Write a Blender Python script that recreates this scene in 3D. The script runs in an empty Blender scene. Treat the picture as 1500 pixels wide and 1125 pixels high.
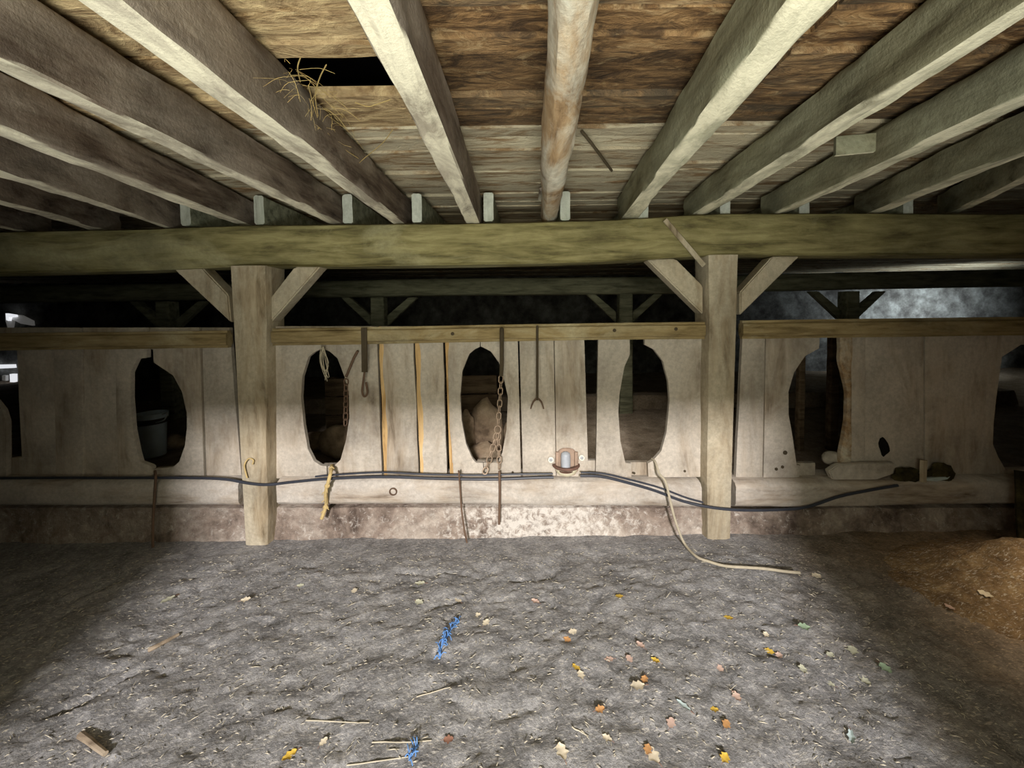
import bpy, bmesh, math, random
from mathutils import Vector, Matrix, noise
random.seed(7)
S = bpy.context.scene
C = S.collection
PI = math.pi

# ------------------------------------------------------------------ camera
F = 563.0; CX = 768.0; H = 1.45
PITCH = math.radians(2.5); ROLL = math.radians(0.75)
CY = 460 + F*math.tan(PITCH)
f_ = Vector((0, math.cos(PITCH), -math.sin(PITCH)))
r0 = Vector((1, 0, 0)); u0 = Vector((0, math.sin(PITCH), math.cos(PITCH)))
r_ = math.cos(ROLL)*r0 - math.sin(ROLL)*u0
u_ = math.sin(ROLL)*r0 + math.cos(ROLL)*u0
O = Vector((0, 0, H))
cd = bpy.data.cameras.new('camera'); cam = bpy.data.objects.new('camera', cd); C.objects.link(cam)
cd.sensor_width = 36; cd.lens = F/1500*36; cd.clip_start = .02
cd.shift_x = -(CX-750)/1500; cd.shift_y = -(562.5-CY)/1500
cam.matrix_world = Matrix(((r_.x, u_.x, -f_.x, 0), (r_.y, u_.y, -f_.y, 0), (r_.z, u_.z, -f_.z, H), (0, 0, 0, 1)))
S.camera = cam

def ray(px, py):
    return f_ + r_*((px-CX)/F) - u_*((py-CY)/F)
def at(px, py, Y):
    d = ray(px, py); return O + d*(Y/d.y)
def onz(px, py, z):
    d = ray(px, py); return O + d*((z-H)/d.z)

# ------------------------------------------------------------------ helpers
def fbm(x, y, z=0., o=4, lac=2.1, g=.5):
    s = 0; a = 1; t = 0
    for _ in range(o):
        s += a*noise.noise(Vector((x, y, z))); t += a
        x *= lac; y *= lac; z *= lac; a *= g
    return s/t

def tag(o, label=None, cat=None, group=None, kind=None):
    if label: o['label'] = label
    if cat: o['category'] = cat
    if group: o['group'] = group
    if kind: o['kind'] = kind
    return o

def obj(name, bm, m, parent=None, smooth=True, loc=None):
    bmesh.ops.recalc_face_normals(bm, faces=bm.faces)
    vs = [v.co for v in bm.verts]
    if parent is not None:
        base = wloc(parent)
    elif loc is not None:
        base = Vector(loc)
    else:
        base = Vector(((min(v.x for v in vs)+max(v.x for v in vs))/2, (min(v.y for v in vs)+max(v.y for v in vs))/2, min(v.z for v in vs)))
    for v in bm.verts: v.co -= base
    me = bpy.data.meshes.new(name); bm.to_mesh(me); bm.free()
    if smooth:
        for p in me.polygons: p.use_smooth = True
        try: me.set_sharp_from_angle(angle=math.radians(40))
        except Exception: pass
    for mm in (m if isinstance(m, list) else [m]): me.materials.append(mm)
    o = bpy.data.objects.new(name, me); C.objects.link(o)
    if parent is not None: o.parent = parent
    else: o.location = base
    o['_b'] = tuple(base) if parent is None else tuple(base)
    return o
def wloc(o):
    return Vector(o['_b'])
def empty(name, loc, label, cat, group=None):
    o = bpy.data.objects.new(name, None); C.objects.link(o); o.location = loc; o['_b'] = tuple(loc)
    o.empty_display_size = .05
    return tag(o, label, cat, group)
def struct(name, bm, m, smooth=True, parent=None):
    o = obj(name, bm, m, parent, smooth, loc=(0, 0, 0)); o['kind'] = 'structure'; return o

def ring_timber(bm, a, b, w, h, amp=.005, seg=None, rnd=.012, roll=0., seed=0., rough=1., taper=1., bow=0., log=False, up=Vector((0, 0, 1))):
    """hewn timber from a to b (points on its axis), w across, h along up"""
    a = Vector(a); b = Vector(b); ax = (b-a); L = ax.length; ax.normalize()
    side = ax.cross(up).normalized(); upv = side.cross(ax).normalized()
    if roll:
        M = Matrix.Rotation(roll, 3, ax); side = M @ side; upv = M @ upv
    n = seg or max(2, int(L/.05))
    prof = []
    if log:
        for k in range(18):
            t = 2*PI*k/18; prof.append((math.cos(t)*.5, math.sin(t)*.5))
    else:
        K = 5; rx = rnd/w; ry = rnd/h
        def lin(p, q):
            return [(p[0]+(q[0]-p[0])*i/K, p[1]+(q[1]-p[1])*i/K) for i in range(K+1)]
        prof = lin((-.5+rx, -.5), (.5-rx, -.5)) + lin((.5, -.5+ry), (.5, .5-ry)) + lin((.5-rx, .5), (-.5+rx, .5)) + lin((-.5, .5-ry), (-.5, -.5+ry))
    rings = []
    for i in range(n+1):
        t = i/n; c = a + ax*(L*t) + side*(bow*math.sin(PI*t))
        s = 1+(taper-1)*t
        R = []
        for (p, q) in prof:
            d = Vector((p, q)); ln = d.length
            pos = c + side*(p*w*s) + upv*(q*h*s)
            nn = (side*p*w + upv*q*h).normalized()
            k = L*t
            e = fbm(k*1.6+seed, p*2.2, q*2.2+seed*.37, 4)*amp*1.6 + noise.noise(Vector((k*9+seed, p*7, q*7)))*amp*.5*rough
            if log: e *= 1.5
            R.append(bm.verts.new(pos + nn*e))
        rings.append(R)
    m = len(prof)
    for i in range(n):
        for k in range(m):
            bm.faces.new((rings[i][k], rings[i][(k+1) % m], rings[i+1][(k+1) % m], rings[i+1][k]))
    bm.faces.new(rings[0][::-1]); bm.faces.new(rings[-1])
    return bm

def timber(name, a, b, w, h, m, parent=None, label=None, cat=None, group=None, **kw):
    bm = bmesh.new(); ring_timber(bm, a, b, w, h, **kw)
    o = obj(name, bm, m, parent); return tag(o, label, cat, group)

def tube_bm(bm, pts, r, n=8, closed=False, r2=None):
    pts = [Vector(p) for p in pts]; N = len(pts)
    t0 = ((pts[1]-pts[0])).normalized()
    up = Vector((0, 0, 1)) if abs(t0.z) < .8 else Vector((1, 0, 0))
    nn = (up - t0*up.dot(t0)).normalized(); rings = []
    for i in range(N):
        if closed: t = (pts[(i+1) % N]-pts[i-1]).normalized()
        else: t = (pts[min(i+1, N-1)]-pts[max(i-1, 0)]).normalized()
        nn = (nn - t*nn.dot(t)).normalized(); bn = t.cross(nn)
        rr = r if r2 is None else r+(r2-r)*i/(N-1)
        rings.append([bm.verts.new(pts[i]+(nn*math.cos(2*PI*k/n)+bn*math.sin(2*PI*k/n))*rr) for k in range(n)])
    for i in range(N if closed else N-1):
        A = rings[i]; B = rings[(i+1) % N]
        for k in range(n): bm.faces.new((A[k], A[(k+1) % n], B[(k+1) % n], B[k]))
    if not closed: bm.faces.new(rings[0][::-1]); bm.faces.new(rings[-1])
    return bm
def smooth_path(pts, k=6):
    pts = [Vector(p) for p in pts]; out = []
    for i in range(len(pts)-1):
        p0 = pts[max(i-1, 0)]; p1 = pts[i]; p2 = pts[i+1]; p3 = pts[min(i+2, len(pts)-1)]
        for j in range(k):
            t = j/k
            out.append(.5*((2*p1)+(p2-p0)*t+(2*p0-5*p1+4*p2-p3)*t*t+(3*p1-p0-3*p2+p3)*t**3))
    out.append(pts[-1]); return out
def tube(name, pts, r, m, parent=None, label=None, cat=None, group=None, k=6, n=8, r2=None):
    bm = bmesh.new(); tube_bm(bm, smooth_path(pts, k), r, n, r2=r2)
    return tag(obj(name, bm, m, parent), label, cat, group)
def box_bm(bm, x0, x1, y0, y1, z0, z1):
    v = [bm.verts.new((x, y, z)) for z in (z0, z1) for y in (y0, y1) for x in (x0, x1)]
    for q in ((0, 1, 3, 2), (4, 6, 7, 5), (0, 4, 5, 1), (2, 3, 7, 6), (0, 2, 6, 4), (1, 5, 7, 3)):
        bm.faces.new([v[i] for i in q])
    return bm
def lathe_bm(bm, prof, c, n=28, a0=0., a1=2*PI):
    c = Vector(c); full = abs(a1-a0-2*PI) < 1e-6; cnt = n if full else n+1
    R = [[bm.verts.new(c+Vector((math.cos(a0+(a1-a0)*k/n)*r, math.sin(a0+(a1-a0)*k/n)*r, z))) for k in range(cnt)] for (r, z) in prof]
    for i in range(len(prof)-1):
        for k in range(n):
            k2 = (k+1) % cnt
            bm.faces.new((R[i][k], R[i][k2], R[i+1][k2], R[i+1][k]))
    bm.faces.new(R[0][::-1]); bm.faces.new(R[-1])
    return bm
def disc_y(bm, c, r, d, n=16, rin=None):
    """short cylinder whose axis is y, front at c.y-d"""
    c = Vector(c)
    if rin: prof = [(rin, 0), (r, 0), (r, -d*.6), (r*.9, -d), (rin*1.05, -d), (rin, -d*.7)]
    else: prof = [(r, 0), (r, -d*.6), (r*.7, -d)]
    R = [[bm.verts.new(c+Vector((math.cos(2*PI*k/n)*rr, yy, math.sin(2*PI*k/n)*rr))) for k in range(n)] for rr, yy in prof]
    L = len(R)
    for i in range(L if rin else L-1):
        for k in range(n): bm.faces.new((R[i][k], R[i][(k+1) % n], R[(i+1) % L][(k+1) % n], R[(i+1) % L][k]))
    if not rin: bm.faces.new(R[0]); bm.faces.new(R[-1])
    return bm
def poly_prism(bm, pts, Y0, Y1):
    """extrude pixel outline standing in plane Y0 back to Y1"""
    P = [at(x, y, Y0) for x, y in pts]
    A = [bm.verts.new(p) for p in P]; B = [bm.verts.new(p+Vector((0, Y1-Y0, 0))) for p in P]
    n = len(P); bm.faces.new(A); bm.faces.new(B[::-1])
    for i in range(n): bm.faces.new((A[i], A[(i+1) % n], B[(i+1) % n], B[i]))
    return bm
def blob_bm(bm, c, rad, seed=0., amp=.22, sub=3, freq=1.4, flat=None):
    res = bmesh.ops.create_icosphere(bm, subdivisions=sub, radius=1.)
    for v in res['verts']:
        d = v.co.normalized()
        k = 1+fbm(d.x*freq+seed, d.y*freq, d.z*freq, 4)*amp*2
        p = Vector((d.x*rad[0]*k, d.y*rad[1]*k, d.z*rad[2]*k))
        if flat is not None and p.z < flat: p.z = flat+(p.z-flat)*.1
        v.co = Vector(c)+p
    return bm

# ------------------------------------------------------------------ materials
def srgb(r, g, b):
    def l(c):
        c /= 255.; return c/12.92 if c <= .04045 else ((c+.055)/1.055)**2.4
    return (l(r), l(g), l(b), 1)
class NT:
    def __init__(s, name):
        s.m = bpy.data.materials.new(name); s.m.use_nodes = True
        s.t = s.m.node_tree; s.b = s.t.nodes['Principled BSDF']
    def n(s, typ, **kw):
        o = s.t.nodes.new(typ)
        for k, v in kw.items(): setattr(o, k, v)
        return o
    def l(s, a, b): s.t.links.new(a, b)
    def coords(s, scale, world=False):
        tc = s.n('ShaderNodeTexCoord'); oi = s.n('ShaderNodeObjectInfo')
        m = s.n('ShaderNodeMath', operation='MULTIPLY'); s.l(oi.outputs['Random'], m.inputs[0]); m.inputs[1].default_value = 41.
        add = s.n('ShaderNodeVectorMath', operation='ADD'); s.l(tc.outputs['Object'], add.inputs[0])
        if not world: s.l(m.outputs[0], add.inputs[1])
        mp = s.n('ShaderNodeMapping'); s.l(add.outputs[0], mp.inputs[0]); mp.inputs['Scale'].default_value = scale
        return mp.outputs[0]
    def noise(s, vec, scale, detail=5, rough=.6, dist=0.):
        o = s.n('ShaderNodeTexNoise'); s.l(vec, o.inputs['Vector'])
        o.inputs['Scale'].default_value = scale; o.inputs['Detail'].default_value = detail
        o.inputs['Roughness'].default_value = rough; o.inputs['Distortion'].default_value = dist
        return o.outputs['Fac']
    def ramp(s, fac, stops):
        o = s.n('ShaderNodeValToRGB'); s.l(fac, o.inputs[0]); e = o.color_ramp.elements
        while len(e) < len(stops): e.new(.5)
        for i, (p, c) in enumerate(stops):
            e[i].position = p; e[i].color = c if len(c) == 4 else (*c, 1)
        return o.outputs['Color']
    def mix(s, fac, a, b, typ='MIX'):
        o = s.n('ShaderNodeMix', data_type='RGBA', blend_type=typ)
        for v, i in ((fac, 0), (a, 6), (b, 7)):
            if isinstance(v, (int, float)): o.inputs[i].default_value = v
            elif isinstance(v, tuple): o.inputs[i].default_value = v
            else: s.l(v, o.inputs[i])
        return o.outputs[2]
    def bump(s, fac, strength, dist=.01):
        o = s.n('ShaderNodeBump'); s.l(fac, o.inputs['Height']); o.inputs['Strength'].default_value = strength
        o.inputs['Distance'].default_value = dist; s.l(o.outputs[0], s.b.inputs['Normal'])
    def done(s, col, rough=.9, metal=0.):
        if isinstance(col, tuple): s.b.inputs['Base Color'].default_value = col
        else: s.l(col, s.b.inputs['Base Color'])
        s.b.inputs['Roughness'].default_value = rough; s.b.inputs['Metallic'].default_value = metal
        s.b.inputs['Specular IOR Level'].default_value = .2
        return s.m
G = lambda v: (v, v, v, 1)
def wood(name, dark, mid, light, axis='X', wash=None, wash_amt=.5, wash_scale=3., grain=1., bump=.5, stain=.6, under=None):
    t = NT(name); st = {'X': (1, 7, 7), 'Y': (7, 1, 7), 'Z': (7, 7, 1)}[axis]
    v = t.coords(st); v2 = t.coords((1, 1, 1)); v3 = t.coords({'X': (.6, 1.5, 1.5), 'Y': (1.5, .6, 1.5), 'Z': (1.5, 1.5, .6)}[axis])
    g = t.noise(v, 3.2*grain, 6, .65, .35)
    c = t.ramp(g, [(.3, dark), (.5, mid), (.72, light)])
    if wash:
        w = t.noise(v3, wash_scale, 6, .68, .6)
        k = 1-wash_amt
        f = t.ramp(w, [(max(.02, k-.09), G(0)), (min(.98, k+.09), G(1))])
        fine = t.noise(v2, 45, 3, .7)
        wc = t.mix(t.ramp(fine, [(.35, G(0)), (.65, G(1))]), wash, tuple(x*.78 for x in wash[:3])+(1,))
        c = t.mix(f, c, wc)
    s = t.noise(v2, 2.3, 4, .6)
    c = t.mix(stain, c, t.ramp(s, [(.3, G(.45)), (.55, G(1))]), 'MULTIPLY')
    if under:  # undersides: whitewash plus floor-bounce light painted in as a paler colour
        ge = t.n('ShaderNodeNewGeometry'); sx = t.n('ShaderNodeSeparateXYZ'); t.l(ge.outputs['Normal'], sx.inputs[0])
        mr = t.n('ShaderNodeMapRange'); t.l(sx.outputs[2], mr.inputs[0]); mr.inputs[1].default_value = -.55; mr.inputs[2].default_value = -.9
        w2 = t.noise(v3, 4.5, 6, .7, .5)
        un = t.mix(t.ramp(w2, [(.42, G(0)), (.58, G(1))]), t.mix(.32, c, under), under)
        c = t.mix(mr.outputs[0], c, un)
    t.bump(t.mix(.5, g, t.noise(v2, 60, 4, .7)), bump, .012)
    return t.done(c)

M = {}
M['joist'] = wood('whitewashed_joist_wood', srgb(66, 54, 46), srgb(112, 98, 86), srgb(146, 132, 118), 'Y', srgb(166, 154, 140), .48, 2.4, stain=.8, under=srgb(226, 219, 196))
M['joist_r'] = wood('green_bounce_joist_wood', srgb(82, 76, 58), srgb(124, 120, 96), srgb(152, 148, 124), 'Y', srgb(164, 164, 138), .5, 1.8, stain=.7, under=srgb(226, 220, 194))  # green cast of the bounce on the right put into the wood colour
M['stub'] = wood('sawn_joist_end_wood', srgb(120, 120, 108), srgb(172, 176, 162), srgb(200, 204, 192), 'Z', srgb(206, 210, 200), .5, 1.8, stain=.4)
M['log'] = wood('peeling_log_wood', srgb(112, 88, 62), srgb(166, 138, 104), srgb(196, 170, 134), 'Y', srgb(218, 212, 194), .46, 3.0, stain=.5)
M['beam'] = wood('hewn_beam_wood', srgb(84, 78, 50), srgb(132, 124, 84), srgb(164, 156, 112), 'X', srgb(172, 166, 128), .42, 1.8, stain=.7)  # olive cast of the fill light put into the beam colour
M['post'] = wood('post_wood', srgb(112, 98, 76), srgb(164, 148, 122), srgb(192, 178, 152), 'Z', srgb(200, 189, 166), .5, 2.2, stain=.5)
M['board'] = wood('partition_board_wood', srgb(116, 102, 86), srgb(170, 156, 138), srgb(202, 190, 174), 'Z', srgb(202, 193, 180), .55, 2.0, grain=.8, bump=.3, stain=.6)
M['board_raw'] = wood('raw_board_edge_wood', srgb(150, 116, 72), srgb(206, 170, 118), srgb(230, 200, 150), 'Z', bump=.3, stain=.3)
M['rail'] = wood('rail_wood', srgb(100, 84, 54), srgb(150, 132, 94), srgb(180, 162, 122), 'X', srgb(190, 178, 144), .4, 3.0, stain=.5)
M['sill'] = wood('dusty_sill_wood', srgb(112, 98, 84), srgb(172, 158, 142), srgb(204, 192, 176), 'X', srgb(206, 198, 188), .55, 3.0, stain=.5)
M['old'] = wood('old_dark_wood', srgb(66, 54, 42), srgb(104, 88, 70), srgb(134, 116, 94), 'X', stain=.6)
M['back'] = wood('back_timber_wood', srgb(92, 94, 78), srgb(140, 142, 120), srgb(170, 172, 148), 'X', stain=.4)
M['stick'] = wood('dry_stick', srgb(110, 96, 80), srgb(160, 144, 124), srgb(190, 176, 156), 'X', bump=.2, stain=.2)

def ceil_mat():
    t = NT('ceiling_board_wood'); v = t.coords((1, 5, 1), True); v2 = t.coords((1, 1, 1), True)
    at_ = t.n('ShaderNodeAttribute', attribute_name='tint')
    g = t.noise(v, 4.5, 7, .72, .9)
    brown = t.ramp(g, [(.3, srgb(46, 32, 20)), (.43, srgb(90, 66, 42)), (.56, srgb(138, 106, 70)), (.74, srgb(180, 148, 106))])
    w = t.noise(v, 3.0, 6, .7, .5)
    patch = t.n('ShaderNodeTexVoronoi'); patch.inputs['Scale'].default_value = 3.; t.l(t.coords((1, 2.2, 1), True), patch.inputs['Vector'])
    wm = t.ramp(w, [(.38, G(0)), (.5, G(1))])
    bl = t.noise(t.coords((1, 2.6, 1), True), 6.5, 5, .7, 1.2)
    brown = t.mix(t.ramp(bl, [(.36, G(.85)), (.5, G(0))]), brown, srgb(50, 34, 22))
    brown = t.mix(t.ramp(bl, [(.56, G(0)), (.66, G(.6))]), brown, srgb(186, 160, 120))
    white = t.mix(wm, srgb(140, 116, 86), srgb(196, 186, 160))
    sep = t.n('ShaderNodeSeparateColor'); t.l(at_.outputs['Color'], sep.inputs[0])
    c = t.mix(sep.outputs[0], brown, white)
    tan = t.mix(t.ramp(bl, [(.38, G(0)), (.62, G(1))]), srgb(120, 92, 58), srgb(200, 176, 132))
    c = t.mix(sep.outputs[1], c, tan)
    mul = t.n('ShaderNodeCombineColor')
    for i in range(3): t.l(sep.outputs[2], mul.inputs[i])
    c = t.mix(1., c, mul.outputs[0], 'MULTIPLY')
    t.bump(t.mix(.5, t.mix(.35, g, t.noise(v2, 40, 4, .7)), bl), 1., .03)
    return t.done(c)
M['ceiling'] = ceil_mat()

def soil_mat(name, a, b, c_, fleck=True, glow_tint=None):
    t = NT(name); v = t.coords((1, 1, 1), True)
    n1 = t.noise(v, 7, 8, .72, .4); n2 = t.noise(v, 55, 5, .75)
    c = t.ramp(n1, [(.3, a), (.5, b), (.7, c_)])
    c = t.mix(.75, c, t.ramp(n2, [(.34, G(.45)), (.62, G(1.))]), 'MULTIPLY')
    if fleck:
        n3 = t.noise(t.coords((1, 3.2, 1), True), 48, 3, .6, .8)
        c = t.mix(t.ramp(n3, [(.55, G(0)), (.68, G(.75))]), c, srgb(218, 212, 204))
    if glow_tint:  # glow over the right side of the floor put into the soil colour
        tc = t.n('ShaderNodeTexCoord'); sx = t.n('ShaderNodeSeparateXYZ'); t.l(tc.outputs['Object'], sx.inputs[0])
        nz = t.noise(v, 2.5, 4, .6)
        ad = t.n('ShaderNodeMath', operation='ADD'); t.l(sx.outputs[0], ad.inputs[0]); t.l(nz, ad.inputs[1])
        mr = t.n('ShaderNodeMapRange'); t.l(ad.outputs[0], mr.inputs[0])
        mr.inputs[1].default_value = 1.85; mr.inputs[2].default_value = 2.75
        c = t.mix(mr.outputs[0], c, t.mix(1., c, glow_tint, 'MULTIPLY'))
    t.bump(t.mix(.5, n1, n2), .9, .02)
    return t.done(c, .95)
M['soil'] = soil_mat('trampled_soil', srgb(120, 119, 120), srgb(158, 157, 158), srgb(190, 188, 188), glow_tint=(.86, .66, .45, 1))
M['soil_dark'] = soil_mat('back_room_soil', srgb(128, 114, 98), srgb(168, 152, 134), srgb(192, 178, 160), False)
M['heap'] = soil_mat('brown_glow_soil', srgb(98, 80, 62), srgb(146, 121, 90), srgb(188, 164, 126))  # brown soil, its tone also carrying the painted glow from the right
def conc_mat():
    t = NT('crumbling_concrete'); v = t.coords((1, 1, 1), True)
    n1 = t.noise(v, 3.2, 7, .7, .4); n2 = t.noise(v, 22, 6, .75); n3 = t.noise(t.coords((1, 1, 2.2), True), 1.9, 6, .7)
    c = t.ramp(n1, [(.34, srgb(98, 84, 76)), (.48, srgb(158, 142, 130)), (.64, srgb(198, 186, 174))])
    c = t.mix(.7, c, t.ramp(n2, [(.35, G(.5)), (.6, G(1))]), 'MULTIPLY')
    # white lime splashes low in the middle of the curb
    tc = t.n('ShaderNodeTexCoord'); sx = t.n('ShaderNodeSeparateXYZ'); t.l(tc.outputs['Object'], sx.inputs[0])
    mx = t.n('ShaderNodeMath', operation='ABSOLUTE'); t.l(sx.outputs[0], mx.inputs[0])
    mr = t.n('ShaderNodeMapRange'); t.l(mx.outputs[0], mr.inputs[0]); mr.inputs[1].default_value = .2; mr.inputs[2].default_value = .75
    mr.inputs[3].default_value = .2; mr.inputs[4].default_value = 0.
    ad = t.n('ShaderNodeMath', operation='ADD'); t.l(t.noise(v, 26, 6, .75, .5), ad.inputs[0]); t.l(mr.outputs[0], ad.inputs[1])
    c = t.mix(t.ramp(ad.outputs[0], [(.56, G(0)), (.74, G(.8))]), c, srgb(236, 230, 222))
    t.bump(t.mix(.5, n1, n2), 1., .03)
    return t.done(c, .95)
M['concrete'] = conc_mat()
def stone_mat(name, a, b, c_, sc=4):
    t = NT(name); v = t.coords((1, 1, 1))
    n1 = t.noise(v, sc, 6, .65); n2 = t.noise(v, sc*6, 5, .7)
    c = t.mix(.5, t.ramp(n1, [(.35, a), (.5, b), (.68, c_)]), t.ramp(n2, [(.35, G(.55)), (.65, G(1))]), 'MULTIPLY')
    t.bump(t.mix(.5, n1, n2), .8, .02); return t.done(c)
M['stone'] = stone_mat('brown_stone', srgb(100, 84, 68), srgb(146, 126, 104), srgb(178, 160, 136))
M['pale'] = stone_mat('pale_chalky_stone', srgb(160, 152, 140), srgb(192, 184, 172), srgb(212, 206, 196))
M['wall'] = stone_mat('whitewashed_stone_wall', srgb(78, 76, 74), srgb(118, 118, 115), srgb(160, 163, 160), 3.4)
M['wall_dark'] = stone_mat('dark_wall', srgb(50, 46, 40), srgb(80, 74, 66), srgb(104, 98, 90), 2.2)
def plain(name, col, rough=.6, metal=0., var=.35, sc=14):
    t = NT(name); v = t.coords((1, 1, 1)); n1 = t.noise(v, sc, 5, .65)
    c = t.mix(var, col, t.ramp(n1, [(.3, G(.3)), (.65, G(1.))]), 'MULTIPLY')
    t.bump(n1, .25, .004); return t.done(c, rough, metal)
M['rust'] = plain('rusty_iron', srgb(118, 96, 80), .7, .3)
M['iron_dark'] = plain('dark_iron', srgb(84, 74, 58), .7, .2)
M['chain'] = plain('worn_chain_iron', srgb(166, 146, 126), .55, .35)
M['hose'] = plain('black_rubber_pipe', srgb(62, 65, 74), .4)
M['zinc'] = plain('galvanised_metal', srgb(186, 192, 200), .5, .1)
M['cast'] = plain('rusty_cast_iron', srgb(176, 152, 134), .75, 0., .5)
M['rimrust'] = plain('dark_rusty_rim', srgb(120, 92, 80), .75, 0., .4)
M['enamel'] = plain('worn_cream_enamel', srgb(232, 224, 196), .45, 0., .3)
M['washer'] = plain('white_washer', srgb(232, 228, 216), .5, 0., .2)
M['rope'] = plain('frayed_jute', srgb(208, 184, 130), .95, 0., .4, 40)
M['hosepale'] = plain('pale_cord', srgb(190, 180, 158), .8, 0., .3, 30)
M['blue'] = plain('blue_baler_twine', srgb(108, 156, 220), .7, 0., .3, 30)
M['straw'] = plain('dry_straw', srgb(204, 196, 176), .9, 0., .3, 10)
M['cobweb'] = plain('dusty_hay', srgb(168, 146, 96), .95, 0., .4, 30)
M['plaster'] = plain('bucket_plastic', srgb(214, 232, 248), .4, 0., .2)
M['rimdark'] = plain('bucket_band', srgb(70, 66, 64), .5)
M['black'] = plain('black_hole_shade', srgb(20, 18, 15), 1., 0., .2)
M['moss'] = stone_mat('dark_mossy_litter', srgb(38, 34, 18), srgb(66, 60, 34), srgb(96, 88, 56), 9)
def emis(name, col, st):
    t = NT(name); t.b.inputs['Emission Color'].default_value = col; t.b.inputs['Emission Strength'].default_value = st
    return t.done((.8, .8, .8, 1))
M['daylight'] = emis('bright_outdoor_glass', (.93, .95, 1., 1), .8)
M['daylight_dim'] = emis('dim_outdoor_glass', (.85, .83, .78, 1), .07)
leafcols = dict(yellow=srgb(226, 190, 84), cream=srgb(236, 224, 200), orange=srgb(208, 158, 106), pink=srgb(222, 192, 178), brown=srgb(156, 116, 98),
                pale=srgb(206, 206, 184), green=srgb(156, 178, 150), bluish=srgb(190, 206, 206))
for k, c in leafcols.items(): M['leaf_'+k] = plain('leaf_'+k, c, .7, 0., .3, 25)

# ------------------------------------------------------------------ floor
BFZ = .17                     # floor level behind the partition
def hz(x, y):
    h = fbm(x*1.3, y*1.3, 3.1, 3)*.045
    h += fbm(x*5.5, y*8., 1.7, 4)*.03
    rg = 1-abs(noise.noise(Vector((x*3.4+5, y*5.5, .4)))); h -= max(0, rg-.9)*.12*max(0, noise.noise(Vector((x*1.7, y*1.7, 4)))*2+.3)
    h += fbm(x*18, y*30, 8.8, 4)*.016
    fade = min(1, max(.25, (2.45-y)/.35))
    return h*fade - .01
bm = bmesh.new()
def grid(bm, x0, x1, y0, y1, st, fn):
    nx = int((x1-x0)/st); ny = int((y1-y0)/st); R = []
    for j in range(ny+1):
        R.append([])
        for i in range(nx+1):
            x = x0+(x1-x0)*i/nx; y = y0+(y1-y0)*j/ny
            R[j].append(bm.verts.new((x, y, fn(x, y))))
    for j in range(ny):
        for i in range(nx): bm.faces.new((R[j][i], R[j][i+1], R[j+1][i+1], R[j+1][i]))
grid(bm, -3.6, 3.6, .75, 2.7, .0155, hz)
grid(bm, -12, 12, -1.4, .75, .25, lambda x, y: hz(x, y)-.012)
grid(bm, -12, -3.6, .75, 2.7, .12, hz)
grid(bm, 3.6, 12, .75, 2.7, .12, hz)
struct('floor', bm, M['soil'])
bm = bmesh.new()
grid(bm, -12, 12, 2.72, 8.2, .08, lambda x, y: BFZ+fbm(x*2, y*2, 9, 4)*.05)
struct('floor', bm, M['soil_dark'])

# ------------------------------------------------------------------ ceiling (boards seen from below)
ZC = 2.235
bm = bmesh.new(); col = bm.loops.layers.float_color.new('tint')
def cboard(x0, x1, y0, y1, tint, seed):
    nx = max(2, int((x1-x0)/.05)); rows = []
    T = .035; zo = random.uniform(-.010, .008)
    for j, y in enumerate((y0, y0+.004, (y0+y1)/2, y1-.004, y1)):
        R = []
        for i in range(nx+1):
            x = x0+(x1-x0)*i/nx
            e = fbm(x*2.2+seed, y*6, seed, 3)*.010
            ey = noise.noise(Vector((x*5+seed, seed*3, 0)))*.009*(1 if j < 2 else -1 if j > 2 else 0)
            z = ZC+zo+e+(.012 if j in (0, 4) else 0)
            R.append(bm.verts.new((x, y+ey, z)))
        rows.append(R)
    top = [[bm.verts.new((x, y, ZC+T)) for x in (x0, x1)] for y in (y0, y1)]
    fs = []
    for j in range(4):
        for i in range(nx): fs.append(bm.faces.new((rows[j][i], rows[j+1][i], rows[j+1][i+1], rows[j][i+1])))
    fs.append(bm.faces.new(rows[0]+[top[0][1], top[0][0]])); fs.append(bm.faces.new(rows[4][::-1]+[top[1][0], top[1][1]]))
    fs.append(bm.faces.new((top[0][0], top[0][1], top[1][1], top[1][0])))
    fs.append(bm.faces.new([r[0] for r in rows]+[top[1][0], top[0][0]])); fs.append(bm.faces.new([r[-1] for r in rows][::-1]+[top[0][1], top[1][1]]))
    for f in fs:
        for lp in f.loops: lp[col] = (*tint, 1)
hole_y0 = onz(500, 82, ZC).y; hole_y1 = onz(500, 140, ZC).y
hx0 = onz(425, 105, ZC).x-.10; hx1 = onz(560, 105, ZC).x+.12
ywhite = onz(760, 184, ZC).y
ys = [-1.4]
while ys[-1] < 8.2:
    step = random.choice((.09, .13, .15, .17, .2)); nxt = ys[-1]+step
    for s_ in (hole_y1, hole_y0, ywhite):          # the hole is one missing length between two joints
        if ys[-1] < s_-.02 and nxt > s_-.07: nxt = s_
    ys.append(nxt)
for i in range(len(ys)-1):
    y0, y1 = ys[i]+.004, ys[i+1]-.004; sd = i*3.7
    white = y1 > ywhite+.02; yc = (y0+y1)/2
    splits = [-12, -2.5, 3.1, 12] if (yc < 0 or yc > 2.7) else [-12, -3.4, hx0, hx1, .82, 2.6, 12]
    for a, b in zip(splits, splits[1:]):
        if abs(a-hx0) < 1e-6 and y0 > hole_y0-.02 and y1 < hole_y1+.02: continue
        if white: tint = (random.uniform(.7, 1), 0, random.uniform(.72, 1))
        else:
            tint = (random.uniform(0, .12), .0, random.uniform(.55, 1))
            if b <= hx1+.01 and a > -3.6: tint = (.35, .7, random.uniform(.85, 1.1))
            elif b <= hx0+.01: tint = (.5, .5, .8)
        cboard(a+.001, b-.001, y0, y1, tint, sd+a)
struct('ceiling', bm, M['ceiling'])
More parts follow.
